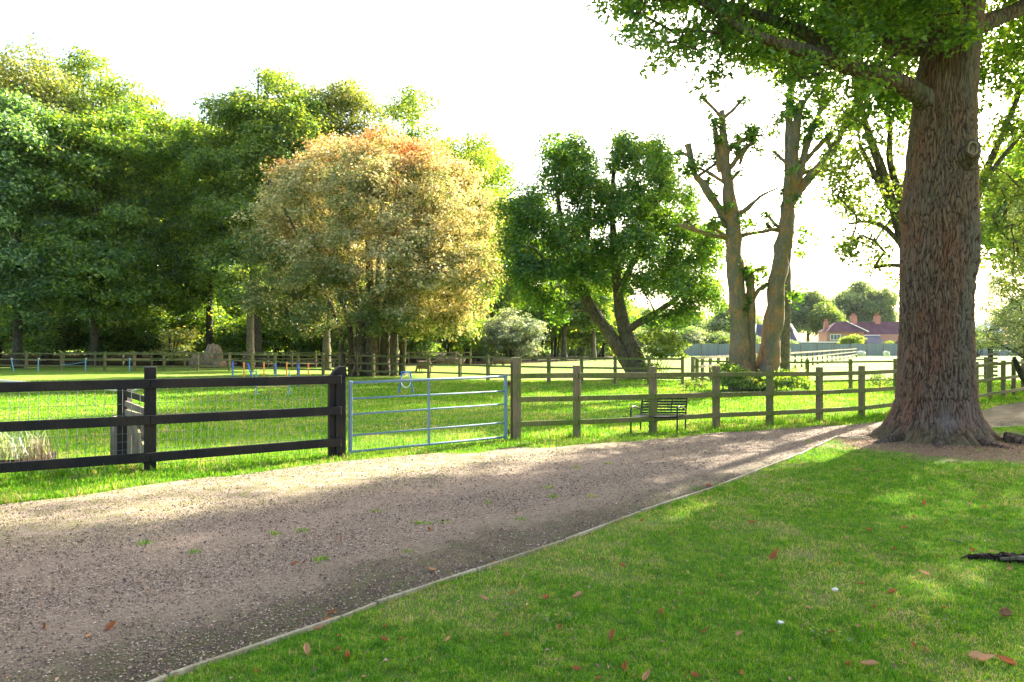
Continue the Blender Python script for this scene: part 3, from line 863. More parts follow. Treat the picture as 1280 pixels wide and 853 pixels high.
# --- mid fence
mp_px = [(-60, 461.5), (-12, 462), (33, 462.5), (77, 463), (131, 464), (168, 464), (205, 464), (247, 463.5), (287, 464), (315, 466), (344, 467.5), (373, 468.5), (404, 469), (437, 470), (467, 471.5), (536, 473), (575, 474.5), (610, 476), (648, 477.5), (686, 479), (727, 480), (769, 481), (811, 481.5), (853, 482)]
mpp = [G(*q) for q in mp_px]
mf = empty('paddock_fence', tuple(mpp[4]), 'greenish post and rail fence crossing the paddock in front of the orange tree', 'fence')
rail_fence(mf, mpp, 1.22, [1.1, .70, .30], M['wood_green'], M['wood_post'], pw=.13, rh=.085, rt=.04)
sp = [G(853, 482) + [.4, -.8, 0], G(930, 487), G(1009, 488), G(1063, 486.5), G(1119, 485), G(1175, 482), G(1232, 479)]
sf = empty('two_rail_fence', tuple(sp[1]), 'thin two rail fence crossing the sunny paddock beside the pollarded trunks', 'fence')
rail_fence(sf, sp, 1.15, [1.04, .33], M['wood_green'], M['wood_post'], pw=.11, rh=.07, rt=.035)
# --- rear thin fence in front of the woodland
rp = [G(x_, y_) for x_, y_ in ((80, 459), (119, 459), (154, 459), (190, 459), (231, 459), (270, 459), (305, 459), (335, 459), (365, 459.5), (395, 460), (425, 461), (453, 462), (480, 462), (505, 459))]
rf_ = empty('woodland_fence', tuple(rp[3]), 'second thinner post and rail fence directly in front of the dark woodland', 'fence')
rail_fence(rf_, rp, 1.22, [1.1, .65], M['wood_green'], M['wood_post'], pw=.11, rh=.075, rt=.035)
bp_ = [G(x_, y_) for x_, y_ in ((488, 457.5), (511, 457), (533, 457), (553, 457), (570, 457), (588, 457))]
bfn = empty('sheep_fence', tuple(bp_[2]), 'short run of thin post and rail fence behind the grazing brown sheep', 'fence')
rail_fence(bfn, bp_, 1.15, [1.05, .6], M['wood_far'], M['wood_post'], pw=.11, rh=.07, rt=.035)
# --- pale fence running away to the far corner
wa = G(866, 479.5)
wpx = [(866, 479.5), (878, 478.2), (888, 476.8), (898, 475.2), (909, 473.6), (920, 472), (932, 470.2), (944, 468.6), (956, 467), (967, 465.3), (977, 463.8), (986, 462.3), (994, 460.8), (1002, 459.4), (1009, 458.0), (1016, 456.7), (1022, 455.5), (1028, 454.3), (1034, 453.1), (1040, 452), (1045, 451), (1050, 450), (1055, 449.1), (1060, 448.2), (1065, 447.2), (1070, 446.3)]
wp = [G(*q) for q in wpx]
wf = empty('pale_field_fence', tuple(wp[5]), 'pale sunlit post and rail fence running away to the far corner of the paddock', 'fence')
wz = list(np.linspace(1.18, 1.25, len(wp)))
rail_fence(wf, wp, wz, [1.12, .72, .32], M['wood_far'], M['wood_far'], pw=.13, rh=.11, rt=.05, side=-1)
# --- wire fence with green metal posts at the back, by the shrubs
wfr = empty('wire_boundary_fence', (0, 74, 0), 'see through wire fence on thin grey green posts before the shrubs beyond the sheep', 'fence')
wpts = [np.array([X(x_, 74), 74.0, 0]) for x_ in range(600, 760, 12)]
for p in wpts:
    mb = MB(); mb.box((p[0], p[1], .75), (.08, .08, 1.55)); mb.build('post', M['wood_far'], wfr)
wire_net(wfr, wpts, .05, 1.35, dx=.3, th=.012, off=.06, dzs=[.05, .4, .75, 1.1, 1.35])
# --- dark post cluster at the right
dp_ = empty('dark_gate_post', tuple(G(1238, 476)), 'tall dark post standing behind the drive side fence at the right', 'post')
mb = post_mb(G(1238, 476), .16, 2.1); mb.build('post', M['wood_black'], dp_)
mb = MB(); q = G(1238, 476)
for i in range(6): mb.box((q[0] + .02, q[1] - .15, .25 + i * .2), (.42, .05, .11))
mb.build('stacked_slats', M['wood_post'], dp_)

# ================================================================== BENCH
def curve(pts, n=24):
    pts = np.asarray(pts, float); k = len(pts); out = []
    pp = np.vstack([2 * pts[0] - pts[1], pts, 2 * pts[-1] - pts[-2]])
    for i in range(k - 1):
        for t_ in np.linspace(0, 1, max(2, n // (k - 1)), endpoint=False):
            a, b, c, d = pp[i:i + 4]
            out.append(.5 * ((2 * b) + (-a + c) * t_ + (2 * a - 5 * b + 4 * c - d) * t_ ** 2 + (-a + 3 * b - 3 * c + d) * t_ ** 3))
    out.append(pts[-1]); return np.array(out)
bl = np.array([X(801, 14.2), 14.2, 0]); br_ = np.array([X(857, 14.2), 14.2, 0])
bu = (br_ - bl) / np.linalg.norm(br_ - bl); fw = np.array([-.50, -.87, 0]) * .55
bench = empty('park_bench', tuple((bl + br_) / 2), 'small dark metal slatted bench with curved arms behind the mossy fence', 'bench')
BT = .68
lean = -fw / np.linalg.norm(fw) * .12
for i in range(7):
    s = i / 6; z = .36 + (BT - .36) * s; off = lean * s
    mb = MB(); mb.bar(bl + off + [0, 0, z], br_ + off + [0, 0, z], .012, .034 if i < 6 else .03); mb.build('back_slat', M['iron'], bench)
for i in range(6):
    off = fw * (.1 + .88 * i / 5)
    mb = MB(); mb.bar(bl + off + [0, 0, .325], br_ + off + [0, 0, .325], .055, .014); mb.build('seat_slat', M['iron'], bench)
for p in (bl, br_):
    mb = MB(); mb.tube(curve([p + fw * .03, p + [0, 0, .33], p + lean + [0, 0, BT + .005]], 8), .017, 8); mb.build('back_upright', M['iron'], bench, smooth=True)
    mb = MB(); mb.tube(curve([p + fw * 1.0, p + fw * 1.0 + [0, 0, .3], p + fw * .98 + [0, 0, .46], p + fw * .75 + [0, 0, .515], p + fw * .35 + [0, 0, .47], p + lean * .25 + [0, 0, .40]], 24), .016, 8); mb.build('arm_and_leg', M['iron'], bench, smooth=True)
for s in (.34, .67):
    p = bl + (br_ - bl) * s; mb = MB(); mb.bar(p + [0, .012, .35], p + lean + [0, .012, BT - .01], .02, .012, up=(0, 1, 0)); mb.build('back_strut', M['iron'], bench)
mb = MB(); mb.tube([bl + fw * .95 + [0, 0, .31], br_ + fw * .95 + [0, 0, .31]], .012, 6); mb.tube([bl + fw * .06 + [0, 0, .31], br_ + fw * .06 + [0, 0, .31]], .012, 6); mb.build('seat_frame', M['iron'], bench)

# ================================================================== DOG AGILITY KIT
M['blue'] = plain('blue plastic pole', (.03, .14, .55), .4)
M['orange'] = plain('orange plastic pole', (.85, .28, .03), .4)
M['yellow'] = plain('yellow jump bar', (.80, .55, .12), .4)
M['teal'] = plain('pale blue plastic', (.14, .33, .42), .4)
M['cream'] = plain('cream plastic', (.75, .68, .55), .4)
wv = [(291, 452, 'blue', 0), (305, 453, 'orange', 0), (315, 454, 'blue', .12), (330, 453, 'orange', 0), (345, 454, 'blue', 0), (358.5, 453, 'orange', 0), (373, 454, 'blue', 0), (385.5, 454, 'orange', 0)]
ords = ['first', 'second', 'third', 'fourth', 'fifth', 'sixth', 'seventh', 'eighth']
for i, (px, py, c_, ln) in enumerate(wv):
    g0 = G(px + (3 if ln else 0), 483.5); tz = Z(py, g0[1])
    lab = f'{c_} weave pole in the paddock, {ords[i]} from the left of the row of eight' + (', leaning' if ln else '')
    wpole = empty('weave_pole', tuple(g0), lab, 'weave pole', 'weave poles in a row in the paddock')
    mb = MB(); mb.tube([g0 + [0, 0, 0.02], g0 + [-ln * 2.2, 0, tz]], .045 * .62, 8); mb.build('pole', M[c_], wpole, smooth=True)
    mb = MB(); mb.tube([g0, g0 + [0, 0, .04]], [.09, .05], 10); mb.build('foot', M['iron'], wpole)
# jump
ja, jb = G(320.5, 494), G(361.5, 494)
jp = empty('agility_jump', tuple((ja + jb) / 2), 'dog agility jump with pale blue uprights and a yellow bar', 'dog jump')
for p in (ja, jb):
    mb = MB(); mb.tube([p, p + [0, 0, .80]], .022, 8); mb.build('upright', M['teal'], jp)
    mb = MB(); mb.bar(p + [0, -.22, .02], p + [0, .22, .02], .05, .03); mb.build('foot', M['teal'], jp)
mb = MB(); mb.tube([ja + [.03, 0, .26], jb + [-.03, 0, .28]], .022, 8); mb.build('jump_bar', M['yellow'], jp)
mb = MB(); mb.bar(ja + [-.14, 0, .62], ja + [-.14, 0, .8], .02, .02, up=(1, 0, 0)); mb.bar(ja + [-.14, 0, .79], ja + [0, 0, .79], .02, .02); mb.build('wing', M['teal'], jp)
# tyre jump
t0 = G(507.5, 493); ty = empty('tyre_jump', tuple(t0), 'dog agility hoop jump with white ring between slanting blue legs', 'dog jump')
for s in (-1, 1):
    mb = MB(); mb.tube([t0 + [s * .24, 0, 0], t0 + [s * .14, 0, .78]], .024, 8); mb.build('leg', M['blue'], ty)
mb = MB(); mb.tube([t0 + [-.15, 0, .76], t0 + [.15, 0, .76]], .02, 8); mb.build('crossbar', M['blue'], ty)
a_ = np.linspace(0, 2 * np.pi, 25); ring = np.stack([np.cos(a_) * .17, a_ * 0, np.sin(a_) * .24], 1) + t0 + [0, 0, .47]
mb = MB(); mb.tube(ring, .022, 8, cap=False); mb.build('hoop', M['cream'], ty, smooth=True)
# pale plank (dog walk) seen through the black fence
sa = G(163, 493)
dw = empty('dog_walk', tuple(sa), 'pale narrow dog walk ramp beyond the black fence at the left', 'dog walk')
for a, b in ((np.array([X(-95, 31), 31, Z(468, 31)]), sa + np.array([-.25, .1, .13])), (sa + np.array([-.02, 0, .05]), np.array([X(184, 24.6), 24.6, Z(481.5, 24.6)]))):
    mb = MB(); mb.bar(a, b, .24, .05); mb.build('plank', M['cream'], dw)
for q in (np.array([X(-20, 28.6), 28.6, 0]), np.array([X(96, 26), 26, 0]), np.array([X(183, 24.6), 24.6, 0])):
    hh = {0: .33}.get(0); zz = .30 if q[1] > 28 else (.19 if q[1] > 25 else .27)
    mb = MB(); mb.box((q[0], q[1], zz / 2 - .02), (.06, .2, zz - .04)); mb.build('support', M['wood_grey'], dw)
# thin pale blue electric fence stakes
for i, (px, ln, w_) in enumerate(((17.5, .06, 'leftmost, leaning'), (48, 0, 'second from the left'), (107, 0, 'third from left, with sagging tape'), (162, 0, 'fourth, nearest the tall black post'))):
    g0 = G(px, 464.5)
    s_ = empty('fence_stake', tuple(g0), f'thin pale blue stake before the far paddock fence, {w_}', 'stake', 'pale blue stakes by the far fence')
    mb = MB(); mb.tube([g0, g0 + [-ln * 3, 0, .86]], .035, 6); mb.build('shaft', M['teal'], s_)
    mb = MB(); mb.box(g0 + [-ln * 2.8 + .03, 0, .80], (.1, .05, .06)); mb.build('clip', M['cream'], s_)
g0 = G(107, 464.5); g1 = G(77, 464.2)
tp = MB(); tp.tube(curve([g1 + [0, -.1, .42], (g0 + g1) / 2 + [0, -.1, .46], g0 + [0, 0, .62]], 8), .018, 5); o = tp.build('sagging_tape', M['teal']); tag(o, 'thin sagging blue tape tied to the third stake by the far fence', 'tape')
# blue tub by the pollarded tree
q = G(1001, 480); tb = MB(); tb.tube([q, q + [0, 0, .28]], [.13, .17], 12); o = tb.build('blue_tub', M['blue']); tag(o, 'small blue tub in the grass beside the ivy at the pollarded trunks', 'tub')
# ================================================================== SHEEP
def wool_mat(name, a, b):
    m, t, out = newmat(name); n = N(t)
    g = n.noise(n.pos(), 14, 4, .6); n.bsdf(out, n.mix(n.ramp(g, [(.3, 0.0), (.7, 1.0)]), a, b), .95, n.bump(g, 1.0, .05), spec=.05); return m
M['wool_brown'] = wool_mat('brown fleece', (.11, .08, .06), (.24, .18, .14))
M['wool_white'] = wool_mat('white fleece', (.55, .52, .46), (.78, .75, .70))
M['face_dark'] = wool_mat('dark sheep face', (.03, .025, .022), (.06, .05, .045))
def sheep(name, loc, rz, wool, face, label, group, sc=1.0, graze=True, seed=0):
    r = np.random.default_rng(seed)
    # body: one skinned figure
    me = bpy.data.meshes.new('body')
    V_, E, Rr = [], [], []
    def vert(p, rad, par=None):
        V_.append(p); Rr.append(rad)
        if par is not None: E.append((par, len(V_) - 1))
        return len(V_) - 1
    a = vert((0, 0, .50), (.30, .30)); b = vert((.24, 0, .50), (.28, .28), a); c = vert((.42, 0, .52), (.20, .20), b)
    d = vert((-.24, 0, .50), (.30, .29), a); e = vert((-.44, 0, .50), (.20, .21), d)
    if graze:
        n1 = vert((.56, 0, .44), (.085, .085), c); n2 = vert((.64, 0, .27), (.07, .07), n1); n3 = vert((.70, 0, .13), (.045, .04), n2); vert((.72, 0, .06), (.03, .03), n3)
    else:
        n1 = vert((.56, 0, .72), (.085, .085), c); n2 = vert((.62, 0, .84), (.075, .08), n1); n3 = vert((.74, 0, .80), (.05, .05), n2); vert((.81, 0, .77), (.035, .035), n3)
    for s in (-1, 1):
        k = vert((.30, .12 * s, .34), (.085, .08), b); k = vert((.34, .12 * s, .24), (.035, .035), k); k = vert((.33, .12 * s, .10), (.027, .027), k); vert((.35, .12 * s, .01), (.03, .028), k)
        k = vert((-.32, .12 * s, .34), (.10, .09), d); k = vert((-.40, .12 * s, .26), (.04, .04), k); k = vert((-.37, .12 * s, .11), (.027, .027), k); vert((-.35, .12 * s, .01), (.03, .028), k)
    k = vert((-.58, 0, .50), (.04, .04), e); vert((-.60, 0, .36), (.03, .03), k)
    me.from_pydata([tuple(np.array(p) * sc) for p in V_], E, [])
    root = empty(name, loc, label, 'sheep', group, rz)
    o = bpy.data.objects.new('body', me); COL.objects.link(o); o.parent = root
    sk = o.modifiers.new('skin', 'SKIN'); sk.use_smooth_shade = True
    me.skin_vertices[0].data[0].use_root = True
    for i, rr in enumerate(Rr): me.skin_vertices[0].data[i].radius = (rr[0] * sc, rr[1] * sc)
    ss = o.modifiers.new('sub', 'SUBSURF'); ss.levels = 2; ss.render_levels = 2
    me.materials.append(wool)
    hx = np.array([.68, 0, .17] if graze else [.72, 0, .81]) * sc
    # dark face and ears
    mb = MB(); d_ = np.array([.06, 0, -.12] if graze else [.11, 0, -.04]) * sc
    mb.tube([hx - d_ * .9, hx - d_ * .2, hx + d_ * .7, hx + d_ * 1.15], np.array([.05, .062, .05, .03]) * sc, 10); mb.build('face', face, root, smooth=True, world=True)
    for s in (-1, 1):
        mb = MB(); eb = hx - d_ * .8; mb.tube([eb + np.array([0, .045 * s, 0]) * sc, eb + np.array([-.02, .12 * s, -.01]) * sc], np.array([.028, .01]) * sc, 6); mb.build('ear', face, root, world=True)
    return root
for i, (px, py, rz, gz, lab) in enumerate((
    (531, 466.5, 2.6, 1, 'brown sheep standing nearest the mid paddock fence, right of the orange tree trunk'),
    (552, 457.5, .15, 1, 'brown sheep grazing at the left of the back row under the short fence'),
    (565, 457.8, 2.9, 1, 'brown sheep second in the back row, head to the left'),
    (573, 458.5, .3, 0, 'brown sheep at the right end of the back row'),
    (624, 458.5, 3.0, 1, 'brown sheep grazing left of its neighbour, just left of the tall gate post'),
    (634, 458.6, .2, 1, 'brown sheep closest to the tall mossy gate post'))):
    sheep('sheep', tuple(G(px, py)), rz, M['wool_brown'], M['face_dark'], lab, 'brown sheep grazing beyond the paddock fence', .95, bool(gz), i)
sheep('sheep', tuple(G(1077, 447.3)), 1.9, M['wool_white'], M['face_dark'], 'white sheep with dark face near the end of the pale field fence', 'white sheep by the far grey fence', 1.15, True, 9)
sheep('sheep', tuple(G(1108, 447.6)), 4.5, M['wool_white'], M['face_dark'], 'white sheep beside the big oak trunk in front of the grey fence', 'white sheep by the far grey fence', 1.15, False, 10)

# ================================================================== STUMP, PLANTER TUFT, LOG
def lumpy(name, c, r, mat, parent, seed, nu=28, nv=18, amp=.25, vert=0.0):
    u_ = np.linspace(0, 2 * np.pi, nu, endpoint=False); v_ = np.linspace(0.02, np.pi - .02, nv)
    U_, V_ = np.meshgrid(u_, v_); d = np.stack([np.cos(U_) * np.sin(V_), np.sin(U_) * np.sin(V_), np.cos(V_)], -1)
    q = d * [2, 2, 2 * (1 - vert)]; k = 1 + amp * (2 * vnoise(q + seed * 7, seed) - 1) + amp * .5 * (2 * vnoise(q * 2.3 + seed, seed + 2) - 1)
    pts = (d * k[..., None] * np.array(r) + np.array(c)).reshape(-1, 3)
    i = np.arange(nv - 1)[:, None] * nu; j = np.arange(nu)[None]; jk = (j + 1) % nu
    f = np.stack([i + j, i + nu + j, i + nu + jk, i + jk], -1).reshape(-1, 4)
    mb = MB(); mb.add(pts, f); mb.F.append(np.arange(nu)[None, :]); mb.F.append((np.arange(nu)[::-1] + (nv - 1) * nu)[None, :])
    return mb.build(name, mat, parent, smooth=True)
M['stump'] = bark_mat('pale stripped stump', (.34, .25, .15), (.24, .18, .11), sc=5, stretch=.35, strength=.8, crack=.55)
sb = np.array([X(262, 53), 53, 0])
st = empty('tree_stump', tuple(sb), 'big pale gnarled tree stump with buttress lumps behind the paddock fence below the woodland', 'stump')
lumpy('bole', sb + [.25, 0, .8], (.7, .55, .9), M['stump'], st, 3, vert=.6)
lumpy('buttress', sb + [-.7, -.1, .35], (.75, .5, .65), M['stump'], st, 5, vert=.6); lumpy('buttress', sb + [.75, -.2, .25], (.5, .45, .5), M['stump'], st, 8, vert=.6)

# planter with strap grass
def blades(name, centres, n, hgt, spread, mat, parent, seed, wd=.006, lean_=.6, vlo=0, vhi=1):
    r = np.random.default_rng(seed); centres = np.asarray(centres, float)
    c = centres[r.integers(0, len(centres), n)] + r.normal(0, 1, (n, 3)) * [spread, spread, 0]
    a = r.uniform(0, 2 * np.pi, n); ln = r.uniform(.1, lean_, n); hh = hgt * r.uniform(.5, 1.15, n)
    d = np.stack([np.cos(a), np.sin(a), a * 0], -1); s = np.stack([-np.sin(a), np.cos(a), a * 0], -1) * wd
    z = np.array([0, 0, 1.0])
    m1 = c + d * (ln * hh * .3)[:, None] + z * (hh * .6)[:, None]; m2 = c + d * (ln * hh)[:, None] + z * (hh * (1 - ln * .35))[:, None]
    v = np.stack([c - s, c + s, m1 + s * .8, m1 - s * .8, m2], 1).reshape(-1, 3)
    p = parent
    while p is not None: v = v - np.array(p.location); p = p.parent
    i = np.arange(n)[:, None] * 5
    vv = r.uniform(vlo, vhi, n)
    f4 = i + np.array([[0, 1, 2, 3]]); f3 = i + np.array([[3, 2, 4]])
    return raw(name, v, [f4, f3], mat, parent, False, {'v': np.concatenate([vv, vv])})
pc = np.array([X(18, 10.2), 10.2, 0])
pt = empty('planted_tuft', tuple(pc), 'clump of pale strap leaved grass in a timber edged bed behind the black fence', 'plant')
mb = MB()
mb.box(pc + [-.2, -.42, .05], (1.1, .05, .17)); mb.box(pc + [.33, 0, .05], (.05, .78, .165)); mb.build('bed_edge', M['bark_dark'], pt)
blades('leaves', [pc + [dx, dy, .1] for dx in (-.6, -.35, -.05, .25) for dy in (-.2, .15)], 280, .44, .10, M['leaf_pale'], pt, 3, wd=.008, lean_=1.0, vlo=.25)
blades('dry_twigs', [pc + [.45, -.35, .05], [pc[0] + .6, pc[1] - .3, .1]], 160, .42, .12, M['dead_leaf'], pt, 4, wd=.003, lean_=.8)

# dark rotten log / root hollow at the right edge of the lawn
M['rot'] = bark_mat('rotten dark wood', (.035, .022, .016), (.02, .014, .012), sc=18, stretch=1.0, strength=1, crack=.4)
lq = G(1252, 701, .03)
lg = empty('rotten_root', tuple(lq), 'dark rotten piece of root lying sunk in the lawn at the right edge', 'root')
pts = curve([lq + [-.30, .06, .0], lq + [-.12, .02, .025], lq + [.08, -.03, .035], lq + [.26, -.05, .05], lq + [.52, -.03, .055]], 20)
v, f = tube(pts, np.interp(np.linspace(0, 1, len(pts)), [0, .2, .6, 1], [.012, .038, .05, .075]), 12)
v = v + (np.stack([vnoise(v * 28, 1), vnoise(v * 28, 2), vnoise(v * 28, 4)], -1) - .5) * .05
v[:, 2] = lq[2] + (v[:, 2] - lq[2]) * .8
mb = MB(); mb.V.append(v); mb.n = len(v); mb.F += f; mb.build('root_wood', M['rot'], lg)
for dx, dy, l_ in ((-.05, -.05, .3), (.22, -.1, .35)):
    mb = MB(); mb.tube([lq + [dx, dy, .03], lq + [dx + l_ * .5, dy - .02, .045], lq + [dx + l_, dy - .05, .02]], [.012, .02, .008], 6); mb.build('splinter', M['bark_mid'], lg)

# ================================================================== BIG OAK
OB = np.array([X(1169, 12.9), 12.9, 0.0])
oak = empty('oak_tree', tuple(OB), 'massive old oak with fissured reddish brown bark at the edge of the lawn', 'tree')
rng = np.random.default_rng(11)
# trunk: profile measured in metres at d = 12.9
def oak_trunk():
    d = 12.9
    prof = [(553, 1089, 1245), (545, 1098, 1238), (535, 1107, 1231), (520, 1115, 1223), (500, 1120.5, 1217), (470, 1123.5, 1214), (430, 1126, 1212.5), (395, 1127, 1213), (360, 1127.5, 1215), (330, 1128, 1218), (290, 1131, 1219), (270, 1128, 1219), (245, 1131, 1219), (200, 1137, 1221), (150, 1142, 1221), (110, 1146, 1222), (60, 1155, 1226), (20, 1161, 1230), (-60, 1166, 1236), (-200, 1175, 1238), (-400, 1185, 1240)]
    zs = np.array([max(-.15, Z(p[0], d)) for p in prof]); xl = np.array([X(p[1], d) for p in prof]); xr = np.array([X(p[2], d) for p in prof])
    zs[0] = -.02
    zz = np.concatenate([np.linspace(-.02, 5.9, 620), np.linspace(5.93, 14, 90)])
    cx = np.interp(zz, zs, (xl + xr) / 2); rr = np.interp(zz, zs, (xr - xl) / 2) - .055
    for _ in range(6):
        cx[1:-1] = (cx[:-2] + 2 * cx[1:-1] + cx[2:]) / 4; rr[1:-1] = (rr[:-2] + 2 * rr[1:-1] + rr[2:]) / 4
    nu = 420; a = np.arange(nu) / nu * 2 * np.pi
    A_, Zg = np.meshgrid(a, zz)
    Rg = np.repeat(rr[:, None], nu, 1)
    # buttresses at the base
    butt = (np.cos(A_ * 5 + .7) * .5 + np.cos(A_ * 9 + 2.1) * .3 + np.cos(A_ * 3 - 1.0) * .3)
    fl = np.exp(-np.clip(Zg, 0, None) / .38)
    Rg = Rg * (1 + .16 * butt * fl)
    # low frequency lumps
    q = np.stack([np.cos(A_) * 1.2, np.sin(A_) * 1.2, Zg * .9], -1)
    Rg = Rg * (1 + .07 * (vnoise(q * 1.3, 5) - .5) * 2)
    # fissured bark: periodic jittered voronoi in (angle, height), long upright plates
    ncol = 108; cw = 2 * np.pi / ncol; ch = .30
    warp = (vnoise(np.stack([np.cos(A_) * 3, np.sin(A_) * 3, Zg * 2.2], -1), 9) - .5) * 2.6 + (vnoise(np.stack([np.cos(A_) * 9, np.sin(A_) * 9, Zg * 7], -1), 19) - .5) * 1.1
    gu = A_ / cw + warp; gv = Zg / ch + (vnoise(np.stack([np.cos(A_) * 9, np.sin(A_) * 9, Zg * 3], -1), 12) - .5) * 2.2
    iu, iv = np.floor(gu), np.floor(gv); F1 = np.full(gu.shape, 9.0); F2 = F1.copy(); cid = np.zeros(gu.shape)
    for du in (-1, 0, 1):
        for dv in (-1, 0, 1):
            cu, cv = iu + du, iv + dv; hu = hash01(np.mod(cu, ncol), cv, 1.0 + 0 * cu); hv = hash01(np.mod(cu, ncol), cv, 5.0 + 0 * cu)
            dd_ = np.sqrt((gu - cu - hu) ** 2 + ((gv - cv - hv)) ** 2)
            m1 = dd_ < F1; F2 = np.where(m1, F1, np.minimum(F2, dd_)); cid = np.where(m1, hash01(np.mod(cu, ncol), cv, 9.0 + 0 * cu), cid); F1 = np.where(m1, dd_, F1)
    brk = vnoise(np.stack([np.cos(A_) * 30, np.sin(A_) * 30, Zg * 26], -1), 33)
    edge = np.clip((F2 - F1) / .50 + (brk - .5) * .45, 0, 1)
    rid = 1 - np.abs(2 * vnoise(np.stack([np.cos(A_) * 17, np.sin(A_) * 17, Zg * 3.4], -1), 23) - 1)
    edge = edge * np.clip((1 - rid) * 9, .15, 1)
    plate = edge * .034 + cid * .012
    fine = (brk - .5) * .010 + (vnoise(np.stack([np.cos(A_) * 55, np.sin(A_) * 55, Zg * 30], -1), 2) - .5) * .007
    # smooth patches (old wound at the base front)
    disp = (plate + fine)
    ca = np.mod(A_ + np.pi, 2 * np.pi) - np.pi
    wound = np.exp(-(((ca + 1.85) / .20) ** 2 + ((Zg - .42) / .17) ** 2))
    disp = disp * (1 - .6 * wound) - .05 * wound
    # burr on the left at z~4
    burr = np.exp(-((np.mod(A_ - np.pi + np.pi, 2 * np.pi) - np.pi) ** 2 / .12 + ((Zg - 4.1) / .16) ** 2)) * .10
    burr2 = np.exp(-((ca - 0.15) ** 2 / .10 + ((Zg - 3.05) / .2) ** 2)) * .07
    ridge_edge = np.exp(-((ca + .86 + .05 * np.sin(Zg * 2)) / .07) ** 2) * np.clip((5.0 - Zg) / .4, 0, 1) * np.clip((Zg - 1.6) / 1.2, 0, 1) * .045
    Rg = Rg + disp - .014 + burr + burr2 + ridge_edge
    x_ = cx[:, None] + np.cos(A_) * Rg; y_ = 12.9 + np.sin(A_) * Rg * .95; v = np.stack([x_, y_, Zg], -1).reshape(-1, 3)
    i = np.arange(len(zz) - 1)[:, None] * nu; j = np.arange(nu)[None]; jk = (j + 1) % nu
    f = np.stack([i + j, i + jk, i + nu + jk, i + nu + j], -1).reshape(-1, 4)
    return v - OB, f, {'edge': edge.ravel(), 'cid': cid.ravel(), 'grey': np.exp(-((ca + 1.15 + .12 * np.sin(Zg * 1.3)) / .30) ** 2).ravel(), 'ridge': (np.clip((ca + .80 + .05 * np.sin(Zg * 2)) / .08, 0, 1) * np.clip((1.2 - ca) / .5, 0, 1) * np.clip((4.95 - Zg) / .3, 0, 1) * np.clip((Zg - 1.2) / .8, 0, 1)).ravel(), 'wound': wound.ravel()}
def oak_bark_mat():
    m, t, out = newmat('fissured oak bark'); n = N(t)
    p = n.pos((1, 1, .35))
    fine = n.noise(p, 45, 6, .7); mid = n.noise(n.pos((1, 1, .4)), 2.2, 4, .6); m2 = n.noise(n.pos((1, 1, .5)), 5.5, 4, .6)
    c = n.mix(n.ramp(mid, [(.40, 0.0), (.60, 1.0)]), (.20, .088, .050), (.145, .100, .066))
    c = n.mix(n.ramp(n.attr('cid'), [(0, 0.0), (1, .55)]), c, (.21, .15, .105))
    c = n.mix(n.math('MULTIPLY', n.attr('ridge'), .85), c, (.36, .15, .055))
    c = n.mix(n.math('MULTIPLY', n.attr('grey'), .45), c, (.17, .155, .115))
    c = n.mix(n.ramp(n.attr('edge'), [(0.0, .95), (.62, 0.0)]), c, (.035, .021, .015))
    c = n.mix(n.math('MULTIPLY', n.attr('wound'), .45), c, (.24, .205, .185))
    c = n.mix(1.0, c, n.ramp(fine, [(.25, .62), (.75, 1.4)]), 'MULTIPLY')
    c = n.mix(n.ramp(m2, [(.60, 0.0), (.76, .6)]), c, (.10, .11, .045))
    # moss near the ground
    sp_ = n('SeparateXYZ'); n.link(n.pos(), sp_.inputs[0])
    low = n.math('ADD', sp_.outputs[2], n.math('MULTIPLY', n.noise(n.pos(), 5, 4), .6))
    c = n.mix(n.ramp(low, [(.30, .55), (.62, 0.0)]), c, (.075, .085, .03))
    n.bsdf(out, c, .92, n.bump(fine, .8, .012), spec=.12)
    return m
M['oak_trunk'] = oak_bark_mat()
v, f, at = oak_trunk()
raw('trunk', v, [f], M['oak_trunk'], oak, True, at)
# surface roots
for pts_, r_ in ((([1.0, -.35, .09], [1.35, -.75, .05], [1.75, -.95, .035], [2.2, -1.15, 0]), (.10, .065, .045, .02)),
                 (([.9, -.55, .08], [1.15, -.95, .04], [1.45, -1.3, 0]), (.09, .055, .02)),
                 (([-.9, -.4, .08], [-1.25, -.6, .04], [-1.6, -.75, 0]), (.10, .06, .02)),
                 (([.2, -.85, .07], [.3, -1.15, .035], [.5, -1.45, 0]), (.10, .06, .02)),
                 (([-.4, -.8, .06], [-.6, -1.1, .03], [-.7, -1.35, 0]), (.09, .05, .02))):
    q = curve(np.array(pts_) + OB, 16); mb = MB(); mb.tube(q, np.interp(np.linspace(0, 1, len(q)), np.linspace(0, 1, len(r_)), r_), 10); mb.build('surface_root', M['bark_oak'], oak, smooth=True)
